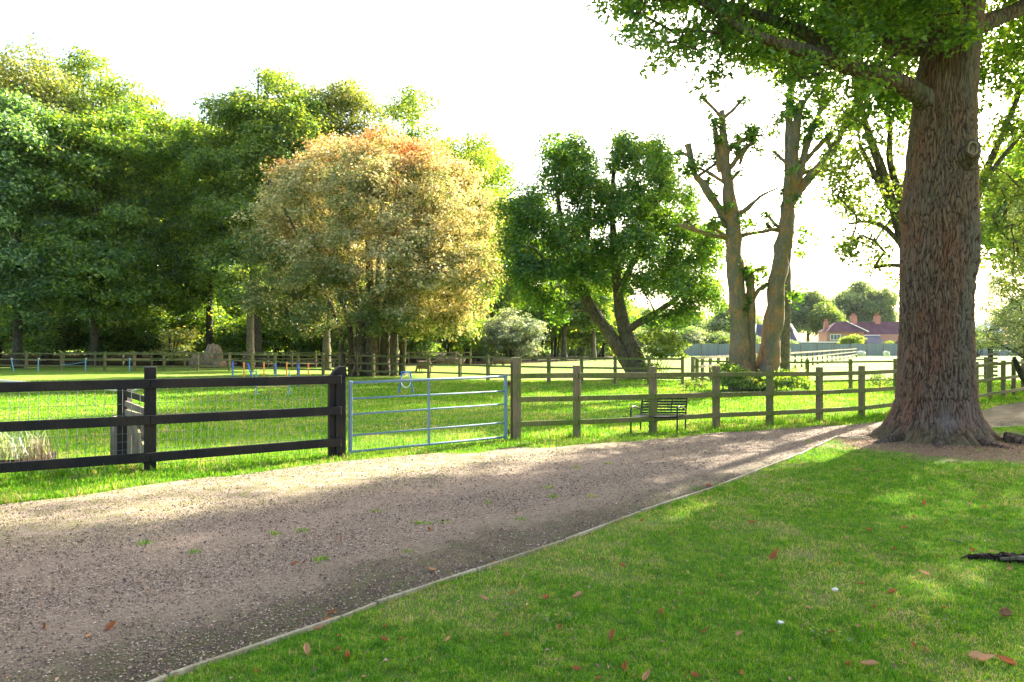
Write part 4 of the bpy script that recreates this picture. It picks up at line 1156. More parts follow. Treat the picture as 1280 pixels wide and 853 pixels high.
# cut stub on the right
c0 = P(1203, 210, 12.55); c1 = P(1213, 192, 12.28); c2 = P(1216.5, 186, 12.12)
mb = MB(); mb.tube(curve([c0 + [-.1, .25, -.35], c0, c1, c2], 12), np.interp(np.linspace(0, 1, 13), [0, .5, 1], [.27, .19, .12])[:len(curve([c0, c0 + 1, c1, c2], 12))], 20, cap=False)
stub = mb.build('cut_limb_stub', M['bark_oak'], oak, smooth=True)
ax = (c2 - c1) / np.linalg.norm(c2 - c1)
def stub_ring(rx, rz_, off, minor, mat, nm):
    a_ = np.linspace(0, 2 * np.pi, 33); up_v = np.array([.12, 0, 1.0]); side = np.cross(up_v, ax); side /= np.linalg.norm(side); uu = np.cross(ax, side)
    ring = c2 + ax * off + np.cos(a_)[:, None] * side * rx + np.sin(a_)[:, None] * uu * rz_
    mb = MB(); v, f = tube(ring, minor, 10, cap=False); v = v + (np.stack([vnoise(v * 22, 1), vnoise(v * 22, 2), vnoise(v * 22, 4)], -1) - .5) * .03
    mb.V.append(v); mb.n = len(v); mb.F += f; mb.build(nm, mat, stub, smooth=True)
    return side, uu
sd_, uu_ = stub_ring(.085, .135, .0, .042, M['bark_oak'], 'callus_collar')
stub_ring(.068, .115, .03, .018, M['cutwood'], 'healed_rim')
a_ = np.linspace(0, 2 * np.pi, 24, endpoint=False); pts_ = c2 - ax * .01 + np.cos(a_)[:, None] * sd_ * .085 + np.sin(a_)[:, None] * uu_ * .13
mb = MB(); mb.add(np.vstack([pts_, pts_ - ax * .08]), [list(range(24)), list(range(47, 23, -1))]); mb.build('cut_face', M['stump'], stub)
# limbs and crown
L1 = ([P(1175, 140, 12.9), P(1152, 118, 12.7), P(1132, 103, 12.5), P(1090, 91, 12.2), P(1060, 84, 11.9), P(1030, 70, 11.7), P(995, 58, 11.5), P(950, 50, 11.4), P(900, 20, 11.3), P(850, -20, 11.2)], [.27, .19, .155, .135, .14, .12, .10, .08, .06, .04])
L2 = ([P(1060, 84, 11.9), P(1030, 50, 11.9), P(1000, 35, 12.0), P(960, 22, 12.2), P(905, 5, 12.4), P(850, -10, 12.6)], [.12, .11, .10, .085, .07, .04])
L3 = ([P(1195, 40, 13.0), P(1232, 28, 13.2), P(1260, 18, 13.4), P(1290, 5, 13.6), P(1360, -40, 13.9)], [.20, .17, .14, .13, .10])
L4 = ([P(1180, 20, 13.0), P(1130, -40, 12.4), P(1060, -110, 11.2), P(960, -190, 10.0)], [.26, .2, .15, .08])
L5 = ([P(1200, -20, 12.6), P(1230, -100, 11.2), P(1290, -240, 9.6), P(1330, -350, 8.5)], [.25, .2, .14, .07])
L6 = ([OB + [.2, 0, 9], OB + [1.5, 2.0, 11], OB + [2.6, 4, 13]], [.22, .16, .08])
L7 = ([OB + [0, 0, 12], OB + [-1.5, -1.0, 14], OB + [-2.5, -1.5, 16]], [.25, .16, .08])
L8 = ([P(1160, 60, 12.9), P(1110, 58, 13.2), P(1060, 20, 13.6), P(1000, -30, 14)], [.16, .12, .09, .05])
cl = []
# upper crown, mostly above the frame
lob = auto_lobes(OB + [-.2, -.6, 10.8], (6.2, 6.2, 5.6), 60, rng, (.26, .36), low=-.55, bottom=7.6)
lob += auto_lobes(OB + [3.2, 4.0, 9.4], (4.2, 4.2, 3.2), 22, rng, (.3, .45), low=-.9, bottom=6.9)
lob += auto_lobes(OB + [-1.5, -1.0, 10.5], (4.5, 4.5, 3.0), 18, rng, (.3, .45), low=-.9, bottom=7.8)
C1, D1_, I1 = lobe_clusters(lob, 1450, rng, -.8, (.35, 1.05))
# visible lower sprays, placed along the limbs
def spray(n, x0, x1, y0, y1, d0, d1, fn=None):
    r = np.random.default_rng(int(x0 + y1)); out = []
    while len(out) < n:
        px, py, d_ = r.uniform(x0, x1), r.uniform(y0, y1), r.uniform(d0, d1)
        if fn and not fn(px, py, r): continue
        out.append(P(px, py, d_))
    return np.array(out)
def low_edge(px, py, r):
    lim = np.interp(px, [765, 800, 830, 870, 905, 950, 985, 1030, 1080, 1110, 1150], [35, 82, 92, 98, 128, 122, 130, 125, 128, 100, 70]) + 12 * math.sin(px * .13)
    return py < lim * r.uniform(.7, 1.0) and vnoise(np.array([px / 24, py / 24]), 5) > .36
C2 = spray(230, 790, 1150, -60, 128, 10.9, 13.8, low_edge)
C3 = spray(18, 750, 800, -60, 20, 10.2, 12.0)
C4 = spray(22, 1140, 1215, -30, 60, 11.6, 12.1)
Call = np.concatenate([C1, C2, C3, C4])
r3 = np.random.default_rng(5).normal(0, .4, (len(C2) + len(C3) + len(C4), 3)) + [0, 0, .4]
Dall = np.concatenate([D1_, r3])
tubes = skeleton([L1, L2, L3, L4, L5, L6, L7, L8, ([OB + [.2, 0, 5.5], OB + [.2, 0, 13.8]], [.3, .25])], np.concatenate([[l[:3] for l in lob], C2, C3, C4, C1[::5]]), tip=.008, maxr=.09, seed=4, lift=.05)[0:]
tubes = tubes[:8] + tubes[9:]
wood_mesh('limbs', tubes, M['bark_oak'], oak, big=14, small=4, seed=3)
crown_mesh('crown', C1, D1_, 75, .50, .15, M['leaf_oak'], oak, rng, flat=.6, up=.7)
crown_mesh('crown_low', np.concatenate([C2, C3, C4]), r3, 60, .26, .10, M['leaf_oak'], oak, rng, flat=.6, up=.6, lobed=True)
oak.children[-1].name = 'crown'

# ================================================================== POLLARDED TREE
DP = 27.0
pb = np.array([X(942, DP), DP, 0])
def PP(x_, y_, d_=DP): return P(x_, y_, d_)
def px2r(w_, d_=DP): return w_ / 2 / F * d_
def pollard(name, base, label, paths, tuft_pts, seed, stub=True):
    t = empty(name, tuple(base), label, 'tree')
    tubes = []
    for pts_, ws in paths:
        q = curve(pts_, 40); r_ = np.interp(np.linspace(0, 1, len(q)), np.linspace(0, 1, len(ws)), [px2r(k) * .76 for k in ws])
        tubes.append([q, r_])
    rs_ = np.random.default_rng(seed + 50)
    for q, r_ in list(tubes):
        if len(q) < 10 or r_.max() < .12: continue
        for _ in range(9 if r_.max() > .3 else 3):
            i = rs_.integers(int(len(q) * .45), len(q) - 1); a = rs_.uniform(0, 6.28); L = rs_.uniform(.35, 1.3); dr = np.array([math.cos(a), math.sin(a) * .6, rs_.uniform(.4, 1.3)])
            rb = min(r_[i] * .55, .085); e = q[i] + dr / np.linalg.norm(dr) * L
            tubes.append([curve([q[i], (q[i] + e) / 2 + rs_.normal(0, .07, 3), e, e + dr * .05], 8), np.array([rb * 1.2, rb, rb * .9, rb * .75, rb * .7, rb * .7, rb * .9, rb * 1.1, rb][:len(curve([q[i], (q[i] + e) / 2, e, e + dr * .05], 8))])])
            k_ = 5
            crown_mesh('leaf_tuft', e + rs_.normal(0, .1, (k_, 3)), rs_.normal(0, .5, (k_, 3)), 16, .16, .13, M['leaf_maple'], t, rs_, flat=.9)
    mb = MB()
    for q, r_ in tubes:
        sides = 18 if r_.max() > .2 else 10
        v, f = tube(q, r_, sides); nc = len(q) * sides; cen = np.repeat(q, sides, 0); dv = v[:nc] - cen
        k = 1 + .5 * (vnoise(v[:nc] * 2.6, seed) - .5) + .35 * (vnoise(v[:nc] * 8, seed + 1) - .5)
        v[:nc] = cen + dv * k[:, None]
        b = mb.n; mb.V.append(v); mb.n += len(v)
        for g in f: mb.F.append(g + b)
    mb.build('trunk', M['bark_smooth'], t, smooth=True)
    if tuft_pts:
        r = np.random.default_rng(seed)
        for x_, y_, k, sp_ in tuft_pts:
            C = np.array([PP(x_ + r.normal(0, sp_), y_ + r.normal(0, sp_), DP + r.normal(0, .2)) for _ in range(k)])
            crown_mesh('leaf_tuft', C, r.normal(0, .5, C.shape), 26, .24, .17, M['leaf_maple'], t, r, flat=.9)
    return t
pollard('pollarded_trunk', np.array([X(925, DP), DP, 0]), 'leftmost bare pollarded trunk with stubby cut limbs and a long branch reaching left',
    [([PP(926, 492), PP(925, 450), PP(924, 400), PP(919, 340), PP(917, 290), PP(911, 240), PP(906, 190), PP(903, 138)], [40, 33, 29, 26, 24, 19, 15, 10]),
     ([PP(915, 280), PP(900, 262), PP(880, 232), PP(868, 215), PP(860, 180)], [17, 14, 12, 10, 11]),
     ([PP(905, 205), PP(897, 170), PP(891, 148)], [9, 7, 6]),
     ([PP(900, 215), PP(895, 180), PP(893, 160)], [7, 6, 6]),
     ([PP(909, 215), PP(922, 198), PP(935, 180)], [11, 9, 6]),
     ([PP(908, 230), PP(885, 215), PP(872, 210)], [7, 5, 4]),
     ([PP(918, 298), PP(896, 295), PP(870, 288), PP(848, 281)], [11, 8, 7, 5]),
     ([PP(920, 270), PP(933, 262), PP(952, 245), PP(975, 234)], [9, 7, 5, 3]),
     ([PP(922, 296), PP(940, 292), PP(962, 288), PP(985, 283)], [9, 7, 5, 3]),
     ([PP(907, 285), PP(897, 262), PP(893, 245)], [6, 5, 4]),
     ([PP(925, 205), PP(930, 192), PP(940, 178)], [6, 5, 4])],
    [(893, 150, 4, 4), (868, 212, 6, 5), (905, 160, 3, 5), (938, 172, 12, 9), (893, 282, 4, 6), (932, 280, 6, 4), (925, 395, 7, 5), (880, 205, 4, 5), (862, 200, 3, 5), (900, 175, 3, 6)], 21)
pollard('pollarded_trunk', np.array([X(939, DP), DP, 0]), 'slim pale cut off trunk standing between the two tall pollarded trunks',
    [([PP(938, 490), PP(938, 440), PP(938, 400), PP(938, 365), PP(937, 340)], [18, 16, 15, 14, 13])], [(938, 343, 9, 5), (938, 375, 3, 4)], 22)
pollard('pollarded_trunk', np.array([X(957, DP), DP, 0]), 'tallest pollarded trunk, right one of the group, leaning right and forking into several cut limbs',
    [([PP(952, 492), PP(960, 450), PP(966, 410), PP(974, 340), PP(981, 290), PP(988, 240), PP(992, 190), PP(997, 150), PP(1003, 125)], [40, 34, 30, 27, 25, 23, 17, 13, 8]),
     ([PP(986, 258), PP(1002, 235), PP(1022, 210), PP(1042, 185), PP(1060, 150)], [18, 15, 13, 11, 9]),
     ([PP(992, 240), PP(1003, 205), PP(1012, 170), PP(1025, 140), PP(1030, 110)], [15, 13, 10, 8, 5]),
     ([PP(1008, 200), PP(1028, 178), PP(1040, 165)], [9, 7, 5]),
     ([PP(995, 160), PP(985, 148), PP(977, 140)], [8, 7, 7]),
     ([PP(1018, 218), PP(1040, 212), PP(1070, 206)], [7, 5, 4])],
    [(1003, 140, 12, 9), (1018, 160, 10, 10), (1060, 150, 10, 8), (990, 250, 7, 6), (1000, 295, 6, 9), (1010, 190, 8, 12), (1030, 115, 10, 10), (985, 130, 8, 8), (975, 150, 4, 6), (993, 370, 4, 4), (1035, 205, 5, 10), (1050, 190, 6, 8)], 23)
# ivy skirt
iv = empty('ivy_bush', (X(945, 26.2), 26.2, 0), 'low dark green ivy mound around the feet of the pollarded trunks', 'bush')
r = np.random.default_rng(8); lb = []
for x_, w_, h_ in ((905, 16, 34), (920, 20, 26), (940, 22, 22), (962, 20, 22), (980, 18, 26), (993, 12, 20)):
    lb.append([X(x_, 26.2), 26.2 + r.normal(0, .2), px2r(h_) * .9, px2r(w_ * 2), .75, px2r(h_) * 1.05])
C, D, I = lobe_clusters(lb, 260, r, -.3); crown_mesh('foliage', C, D, 30, .2, .10, M['leaf_dark'], iv, r)
mb = MB()
for k in range(14): q0 = np.array([X(905 + k * 6.5, 26.4), 26.4, 0]); mb.tube([q0, q0 + [r.normal(0, .1), 0, .5]], [.02, .01], 5)
mb.build('stems', M['bark_dark'], iv)
# pale lit shrublet on the left of the ivy
for x_, h_, lab in ((903, .95, 'rounded yellow green shrub left of the ivy mound'), (868, .35, 'small weedy tuft left of the ivy mound beyond the mossy fence'), (1100, .55, 'thin leggy sapling beside the two rail fence left of the big oak')):
    b_ = np.array([X(x_, 26.6), 26.6, 0]); s_ = empty('small_shrub', tuple(b_), lab, 'shrub')
    C, D, I = lobe_clusters([[b_[0], b_[1], h_ * .6, .34, .34, h_ * .5]], 30, r, -.5); crown_mesh('foliage', C, D, 22 if h_ > .6 else 10, .13, .09, M['leaf_syc'], s_, r)
    mb = MB(); mb.tube([b_, b_ + [0, 0, h_ * .7]], [.02, .01], 5); mb.build('stem', M['bark_mid'], s_)

# ================================================================== MAPLE (two stems)
DM = 36.0
mb_ = np.array([X(798, DM), DM, 0])
mt = empty('maple_tree', tuple(mb_), 'twin stemmed green tree in the paddock between the orange tree and the pollarded trunks', 'tree')
def PM(x_, y_, d_=DM): return P(x_, y_, d_)
def rr(*w): return [k / 2 / F * DM * .78 for k in w]
trk = [([PM(797, 475), PM(784, 450), PM(760, 415), PM(738, 385), PM(722, 350), PM(708, 315), PM(700, 270), PM(694, 215)], rr(30, 24, 20, 18, 15, 12, 9, 4)),
       ([PM(800, 475), PM(795, 450), PM(783, 420), PM(776, 395), PM(772, 360), PM(768, 320), PM(765, 260), PM(768, 190)], rr(36, 30, 24, 20, 15, 13, 9, 4)),
       ([PM(782, 415), PM(795, 405), PM(815, 395), PM(840, 378), PM(865, 355)], rr(14, 12, 10, 8, 4)),
       ([PM(774, 370), PM(790, 330), PM(810, 290), PM(825, 240), PM(838, 205)], rr(12, 10, 8, 6, 3)),
       ([PM(730, 365), PM(705, 345), PM(680, 325), PM(660, 300)], rr(10, 8, 6, 3)),
       ([PM(722, 350), PM(735, 300), PM(738, 240), PM(728, 200)], rr(10, 8, 6, 3))]
r = np.random.default_rng(31); lobes = []
for x_, y_, w_, h_ in ((700, 220, 34, 30), (665, 255, 30, 26), (680, 290, 34, 26), (650, 300, 24, 20), (735, 205, 34, 26), (770, 195, 36, 28), (805, 205, 34, 28), (832, 230, 28, 26), (790, 245, 40, 30),
                       (745, 260, 42, 32), (820, 275, 38, 30), (860, 290, 28, 22), (880, 320, 26, 20), (845, 325, 36, 24), (800, 310, 40, 28), (755, 315, 40, 26), (715, 300, 36, 26), (670, 335, 30, 18),
                       (840, 360, 34, 20), (880, 355, 24, 18), (800, 350, 26, 16), (700, 345, 24, 14), (865, 250, 18, 16), (650, 275, 18, 16), (725, 335, 22, 12), (865, 385, 24, 12), (658, 340, 26, 20), (645, 318, 20, 16), (690, 368, 24, 14), (660, 372, 16, 10), (888, 372, 20, 16), (850, 398, 20, 10), (885, 300, 22, 20), (825, 195, 20, 18), (690, 190, 24, 20), (780, 178, 20, 18), (715, 182, 18, 16), (640, 262, 14, 14), (725, 362, 18, 12), (750, 350, 18, 14), (695, 388, 16, 9), (820, 400, 14, 8)):
    for dz in (-1, 1):
        k = r.uniform(.75, 1.0); c = PM(x_ + r.normal(0, 6), y_ + r.normal(0, 5), DM + dz * r.uniform(.5, 2.8))
        lobes.append([*c, w_ / F * DM * k * .74, w_ / F * DM * k * .8, h_ / F * DM * k * 1.1])
C, D, I = lobe_clusters(lobes, 1950, r, -.8, (.5, 1.12))
_px = C[:, 0] / C[:, 1] * F + CX; _py = HY - (C[:, 2] - H) / C[:, 1] * F
_k = ~((np.abs(_px - 752) < np.interp(_py, [165, 200, 235], [24, 12, 0])) & (_py < 235)); C, D = C[_k], D[_k]
wood_mesh('trunk', skeleton(trk, [l[:3] for l in lobes] + [q for q in C[::4]], tip=.012, maxr=.1, seed=7), M['bark_mid'], mt, big=14, seed=2)
crown_mesh('crown', C, D, 44, .42, .17, M['leaf_maple'], mt, r, flat=.8)
bs = empty('basal_shrub', tuple(mb_ + [1.0, -.3, 0]), 'pale yellow green shoots growing at the foot of the twin stemmed tree', 'shrub')
C, D, I = lobe_clusters([[*PM(822, 428, 35.6), 1.0, .8, .8], [*PM(840, 437, 35.6), .9, .7, .6], [*PM(815, 452, 35.6), .5, .5, .6]], 90, r, -.7); crown_mesh('foliage', C, D, 26, .3, .15, M['leaf_syc'], bs, r)
mb = MB()
for k in range(7): mb.tube([mb_ + [.6 + k * .08, -.4, 0], mb_ + [.5 + k * .25, -.4, 1.4 + .1 * (k % 3)]], [.02, .01], 5)
mb.build('stems', M['bark_mid'], bs)

# ================================================================== ORANGE TINTED TREE
DO = 39.5
ob = np.array([X(470, DO), DO, 0])
ot = empty('autumn_tree', tuple(ob), 'broad domed tree with pale leaves turning orange at the top and many clustered stems', 'tree')
def PO(x_, y_, d_=DO): return P(x_, y_, d_)
def ro(*w): return [k / 2 / F * DO for k in w]
trk = []
r = np.random.default_rng(41)
for x0, x1, x2, w_, dd_ in ((455, 452, 430, 20, 0), (466, 464, 460, 22, -.3), (478, 482, 490, 18, .2), (488, 494, 520, 12, -.3), (496, 505, 560, 11, .2), (446, 438, 395, 12, .3), (438, 425, 370, 9, -.4), (470, 470, 475, 16, .8), (484, 488, 540, 10, .9), (460, 450, 420, 12, 1.1)):
    w_ = w_ * .72; x0 = 470 + (x0 - 470) * 1.25; trk.append(([PO(x0, 472, DO + dd_), PO((x0 + x1) / 2, 440, DO + dd_), PO(x1, 405, DO + dd_), PO((x1 + x2) / 2, 350, DO + dd_ * 1.6), PO(x2, 290, DO + dd_ * 2.5), PO(x2 + (x2 - 470) * .35, 225, DO + dd_ * 3.0)], ro(w_ * 1.2, w_, w_ * .9, w_ * .6, w_ * .45, 2.5)))
lobes = []
cc = PO(470, 300)
def crown_r(py):  # half width in px at height py
    return 1.05 * np.interp(py, [172, 185, 210, 250, 300, 340, 380, 410, 425], [18, 66, 112, 146, 163, 166, 156, 122, 60])
tries = 0
while len(lobes) < 190 and tries < 9000:
    tries += 1
    py = r.uniform(180, 415); hw = crown_r(py)
    a = r.uniform(0, 2 * np.pi); rad = math.sqrt(r.uniform(.25, 1)) * .93
    px = 470 + math.cos(a) * hw * rad; dep = math.sin(a) * hw * rad / F * DO * .9
    s = r.uniform(.85, 1.25)
    q = P(470 + (px - 470), py, DO + dep)
    if any(np.linalg.norm(q - np.array(l[:3])) < .85 for l in lobes): continue
    lobes.append([*q, 1.0 * s, 1.0 * s, .8 * s])
C, D, I = lobe_clusters(lobes, 3700, r, -.6, (.5, 1.08))
wood_mesh('trunk', skeleton(trk, [l[:3] for l in lobes] + [q for q in C[::6]], tip=.011, maxr=.1, seed=9), M['bark_mid'], ot, big=12, seed=5)
zt = Z(172, DO)
def kf(c):
    h = (c[:, 2] - 11.0) / 2.2; side = np.abs(c[:, 0] - cc[0] - .5) * .04 - .1
    return np.clip(h + side + (vnoise(c * .55, 3) - .5) * 1.2, 0, 1)
rc = np.random.default_rng(42)
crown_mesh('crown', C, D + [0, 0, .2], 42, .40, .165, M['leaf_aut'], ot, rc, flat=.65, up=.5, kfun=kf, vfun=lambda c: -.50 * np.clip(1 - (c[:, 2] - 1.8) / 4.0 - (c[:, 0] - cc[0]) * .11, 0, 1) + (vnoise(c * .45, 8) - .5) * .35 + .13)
mb = MB()
for k in range(5):
    q0 = ob + [-1.6 + r.uniform(-.5, .8), -.8, 0]; mb.tube(curve([q0, q0 + [r.normal(.2, .3), -.1, .7], q0 + [r.normal(.5, .5), -.2, 1.3]], 8), np.interp(np.linspace(0, 1, 9), [0, 1], [.05, .02]), 6)
mb.build('dead_limb', M['stump'], ot)

# ================================================================== SYCAMORE BEHIND THE OAK
DS = 20.0
sbp = np.array([X(1163, DS), DS, 0])
sy = empty('sycamore_tree', tuple(sbp), 'airy backlit tree behind the big oak trunk, its light green sprays hanging on both sides', 'tree')
def PS(x_, y_, d_=DS): return P(x_, y_, d_)
def rs(*w): return [k / 2 / F * DS for k in w]
trk = [([PS(1170, 510), PS(1165, 430), PS(1150, 360), PS(1133, 310), PS(1118, 265), PS(1104, 215), PS(1085, 165), PS(1070, 100)], rs(26, 24, 20, 15, 12, 11, 8, 5)),
       ([PS(1118, 265), PS(1092, 215), PS(1075, 180)], rs(9, 7, 4)),
       ([PS(1128, 300), PS(1130, 250), PS(1110, 205), PS(1115, 150), PS(1105, 80)], rs(10, 9, 8, 6, 4)),
       ([PS(1135, 318), PS(1108, 280), PS(1080, 272), PS(1062, 280)], rs(7, 6, 4, 3)),
       ([PS(1165, 400), PS(1200, 300), PS(1230, 220), PS(1262, 150), PS(1290, 80)], rs(18, 13, 9, 7, 4)),
       ([PS(1215, 250), PS(1250, 200), PS(1285, 160)], rs(7, 6, 4)),
       ([PS(1160, 400), PS(1170, 250), PS(1180, 100), PS(1190, -60)], rs(16, 14, 12, 8))]
r = np.random.default_rng(51)
pts2 = []
def dens(px, py):
    L = (1035 < px < 1150) and py < np.interp(px, [995, 1020, 1050, 1080, 1110, 1140, 1150], [215, 290, 320, 335, 350, 375, 380])
    Rr_ = (1205 < px < 1330) and py < np.interp(px, [1205, 1225, 1245, 1280, 1330], [150, 320, 340, 370, 380])
    T = py < 60 and px > 1040
    return L or Rr_ or T
while len(pts2) < 560:
    px, py = r.uniform(995, 1340), r.uniform(-160, 385)
    if not dens(px, py): continue
    if 1000 < px < 1150 and py > 130 and vnoise(np.array([px / 26, py / 26]), 4) < .34: continue
    if px > 1200 and vnoise(np.array([px / 26, py / 26]), 6) < .30: continue
    pts2.append(PS(px, py, DS + r.uniform(-2.6, 2.6)))
pts2 = np.array(pts2)
up_ = np.array([[11.5 + 5 * math.cos(a) * q, 21.5 + 5 * math.sin(a) * q, z] for a, q, z in zip(r.uniform(0, 6.28, 520), np.sqrt(r.uniform(0, 1, 520)), r.uniform(9.5, 15, 520))])
up_ = up_[(up_[:, 2] - H) / up_[:, 1] * F > 445]
pts2 = np.concatenate([pts2, up_])
wood_mesh('trunk', skeleton(trk, pts2, tip=.009, maxr=.06, seed=3), M['bark_mid'], sy, big=12, seed=2)
crown_mesh('crown', pts2, r.normal(0, .4, pts2.shape), 46, .36, .13, M['leaf_syc'], sy, r, flat=.7, up=.5)

auto_tree('added_shade_tree', (19.3, 19.8, 0), 13.5, 10.0, 'broad green tree added beyond the right frame edge to shade the lawn', M['leaf_oak'], M['bark_mid'], 301, crown_bottom=.32, nl=34, ncl=420, nleaf=55, spread=.6, size=.2, trunk_r=.35)  # out of frame tree, added for its shade on the lawn
auto_tree('added_shade_tree', (29.5, 37.0, 0), 14.0, 11.0, 'second broad green tree added beyond the right frame edge to shade the paddock', M['leaf_oak'], M['bark_mid'], 302, crown_bottom=.2, nl=40, ncl=600, nleaf=50, spread=.8, size=.28, trunk_r=.35)  # another out of frame tree, added to cast shade over the paddock
auto_tree('added_tall_tree', (16.3, 43.0, 0), 26.0, 12.5, 'very tall slender stemmed tree added behind the pollarded trunks, its high crown shading the paddock', M['leaf_maple'], M['bark_mid'], 303, crown_bottom=.62, nl=30, ncl=420, nleaf=46, spread=.8, size=.26, trunk_r=.22, lean=(1.8, 0), lsize=(.26, .4))  # added tree, its crown placed to throw the shadow bands on the paddock
# ================================================================== PINE AT THE RIGHT
pnb = np.array([X(1275, 23), 23.0, 0])
pn = empty('pine_tree', tuple(pnb), 'soft pale green pine with drooping needle sprays at the right edge behind the fence', 'tree')
r = np.random.default_rng(61)
trk = [([pnb + [.6, 0, 0], pnb + [.55, 0, 1.5], pnb + [.8, 0, 3.5], pnb + [1.2, .2, 6.5]], [.2, .17, .13, .06]),
       ([pnb + [.55, 0, .9], pnb + [.1, -.1, 1.35], pnb + [-.3, -.1, 1.45], pnb + [-.7, 0, 1.75]], [.07, .05, .04, .02]),
       ([pnb + [.4, 0, .2], pnb + [-.1, 0, .9], pnb + [-.2, 0, 1.3]], [.12, .09, .06])]
T = []
while len(T) < 300:
    px, py = r.uniform(1212, 1330), r.uniform(225, 445)
    left = np.interp(py, [225, 270, 300, 330, 345, 380, 400, 425, 445], [1275, 1262, 1256, 1246, 1238, 1222, 1214, 1216, 1262])
    if px < left + 3: continue
    if vnoise(np.array([px / 15, py / 12]), 9) < .36: continue
    T.append(P(px, py, 23 + r.uniform(-1.4, 1.4)))
T = np.array(T)
wood_mesh('trunk', skeleton(trk, T, tip=.007, maxr=.05, seed=2), M['bark_dark'], pn, big=10, seed=4)
crown_mesh('crown', T, r.normal(0, .5, T.shape), 70, .30, .15, M['leaf_pine'], pn, r, flat=.55, up=.5, aspect=.16)

# ================================================================== WOODLAND
def base_at(px, d): return (X(px, d), d, 0)
def wtree(px, d, top, wpx, label, mat, seed, **kw):
    hgt = Z(top, d) * 1.09
    return auto_tree('woodland_tree', base_at(px, d), hgt, wpx / F * d, label, M[mat], M[kw.pop('bark', 'bark_dark')], seed, group='tall trees of the woodland on the left', boxy=kw.pop('boxy', .75), **kw)
wtree(118, 55, 122, 195, 'chestnut like tree at the left with deep green tiered foliage down to the fence', 'leaf_dark', 1, crown_bottom=.03, nl=86, ncl=2565, nleaf=48, spread=.8, size=.27, lsize=(.22, .34), depth=10, low=-.25)
wtree(22, 52, 118, 130, 'leftmost tree with hanging blue green foliage', 'leaf_blue', 2, crown_bottom=.03, nl=54, ncl=1485, nleaf=42, spread=.8, size=.26, lsize=(.24, .38), depth=9)
wtree(20, 70, 62, 200, 'tall yellowish tree behind the leftmost trees, sunlit at the top', 'leaf_yel', 3, crown_bottom=.03, nl=59, ncl=1485, nleaf=42, spread=1.0, size=.32, lsize=(.24, .36))
wtree(125, 76, 72, 170, 'olive brown tinted tree rising behind the chestnut', 'leaf_mid', 4, crown_bottom=.03, nl=54, ncl=1215, nleaf=42, spread=1.0, size=.34, lsize=(.24, .36))
wtree(195, 66, 118, 150, 'green tree filling the dip right of the chestnut', 'leaf_dark', 5, crown_bottom=.03, nl=48, ncl=1215, nleaf=42, spread=.9, size=.3, lsize=(.24, .36))
wtree(322, 56, 76, 175, 'tallest mid green tree of the woodland behind the orange tree, left of centre', 'leaf_mid', 6, crown_bottom=.03, nl=83, ncl=2295, nleaf=42, spread=.8, size=.25, lsize=(.2, .32), depth=10)
wtree(262, 60, 128, 120, 'shorter dark tree tucked left of the tallest tree', 'leaf_dark', 7, crown_bottom=.03, nl=54, ncl=1350, nleaf=42, spread=.8, size=.28)
wtree(425, 60, 92, 140, 'tall light green tree directly behind the left half of the orange crown', 'leaf_yel', 8, crown_bottom=.03, nl=59, ncl=1215, nleaf=36, spread=.8, size=.25, lsize=(.2, .32))
wtree(515, 66, 104, 130, 'airy green tree behind the top right of the orange crown', 'leaf_mid', 9, crown_bottom=.03, nl=48, ncl=837, nleaf=34, spread=.8, size=.25, lsize=(.2, .32))
wtree(600, 74, 160, 110, 'lower dark tree closing the woodland between the orange tree and the maple', 'leaf_dark', 15, nl=30, ncl=700, nleaf=38, spread=.8, size=.27, crown_bottom=.03)
wtree(585, 68, 134, 95, 'thin feathery tree at the right end of the woodland', 'leaf_mid', 10, crown_bottom=.03, nl=40, ncl=621, nleaf=30, spread=.7, size=.23, lsize=(.25, .4))
# slim pale trunks standing in front of the gloom
for px, lab in ((313, 'slim tree with pale straight trunk behind the fence left of the orange tree'), (408, 'slim tree with pale leaning trunk just left of the orange tree stems')):
    auto_tree('woodland_tree', base_at(px, 50), 7.6, 4.5, lab, M['leaf_mid'], M['bark_mid'], px, group='tall trees of the woodland on the left', crown_bottom=.48, nl=14, ncl=260, nleaf=34, spread=.6, size=.22, trunk_r=.24)
# the row behind: copies of one modelled tree
proto = wtree(60, 88, 120, 190, 'dark tree deep in the woodland, behind the leftmost trees', 'leaf_dark', 12, crown_bottom=.0, nl=60, ncl=1400, nleaf=40, spread=1.3, size=.42, lsize=(.24, .36))
for i, (px, d, k) in enumerate(((175, 92, .95), (270, 84, .85), (360, 86, .95), (450, 86, .86), (535, 88, .72), (610, 90, .62), (-40, 84, 1.0), (690, 92, .5), (755, 98, .42))):
    copy_thing(proto, base_at(px, d), 1.3 * i + .7, k, ['dark background tree deep in the wood behind the chestnut', 'dark background tree filling the gap left of the tallest tree', 'dark background tree behind the tallest woodland tree', 'dark background tree behind the orange crown', 'dark background tree behind the right part of the orange crown',
               'dark background tree showing between orange tree and maple', 'dark background tree at the left picture edge', 'dark low tree behind the left stem of the maple', 'small background tree beyond the maple trunks'][i], 'dark trees deep in the woodland')
fl_ = [np.array([X(-220, 54), 54, 0]), np.array([X(470, 54), 54, 0]), np.array([X(640, 62), 62, 0]), np.array([X(700, 72), 72, 0]), np.array([X(770, 82), 82, 0]), np.array([X(770, 150), 150, 0]), np.array([X(-220, 150), 150, 0])]
def floor_mat():
    m, t, out = newmat('woodland leaf litter'); n = N(t); g = n.noise(n.pos(), 3, 5, .7)
    n.bsdf(out, n.mix(n.ramp(g, [(.35, 0.0), (.65, 1.0)]), (.035, .028, .015), (.075, .06, .03)), .95, n.bump(g, .5, .05), spec=.05); return m
sheet('woodland_floor', fl_, .004, floor_mat())
r = np.random.default_rng(200); lm_ = []
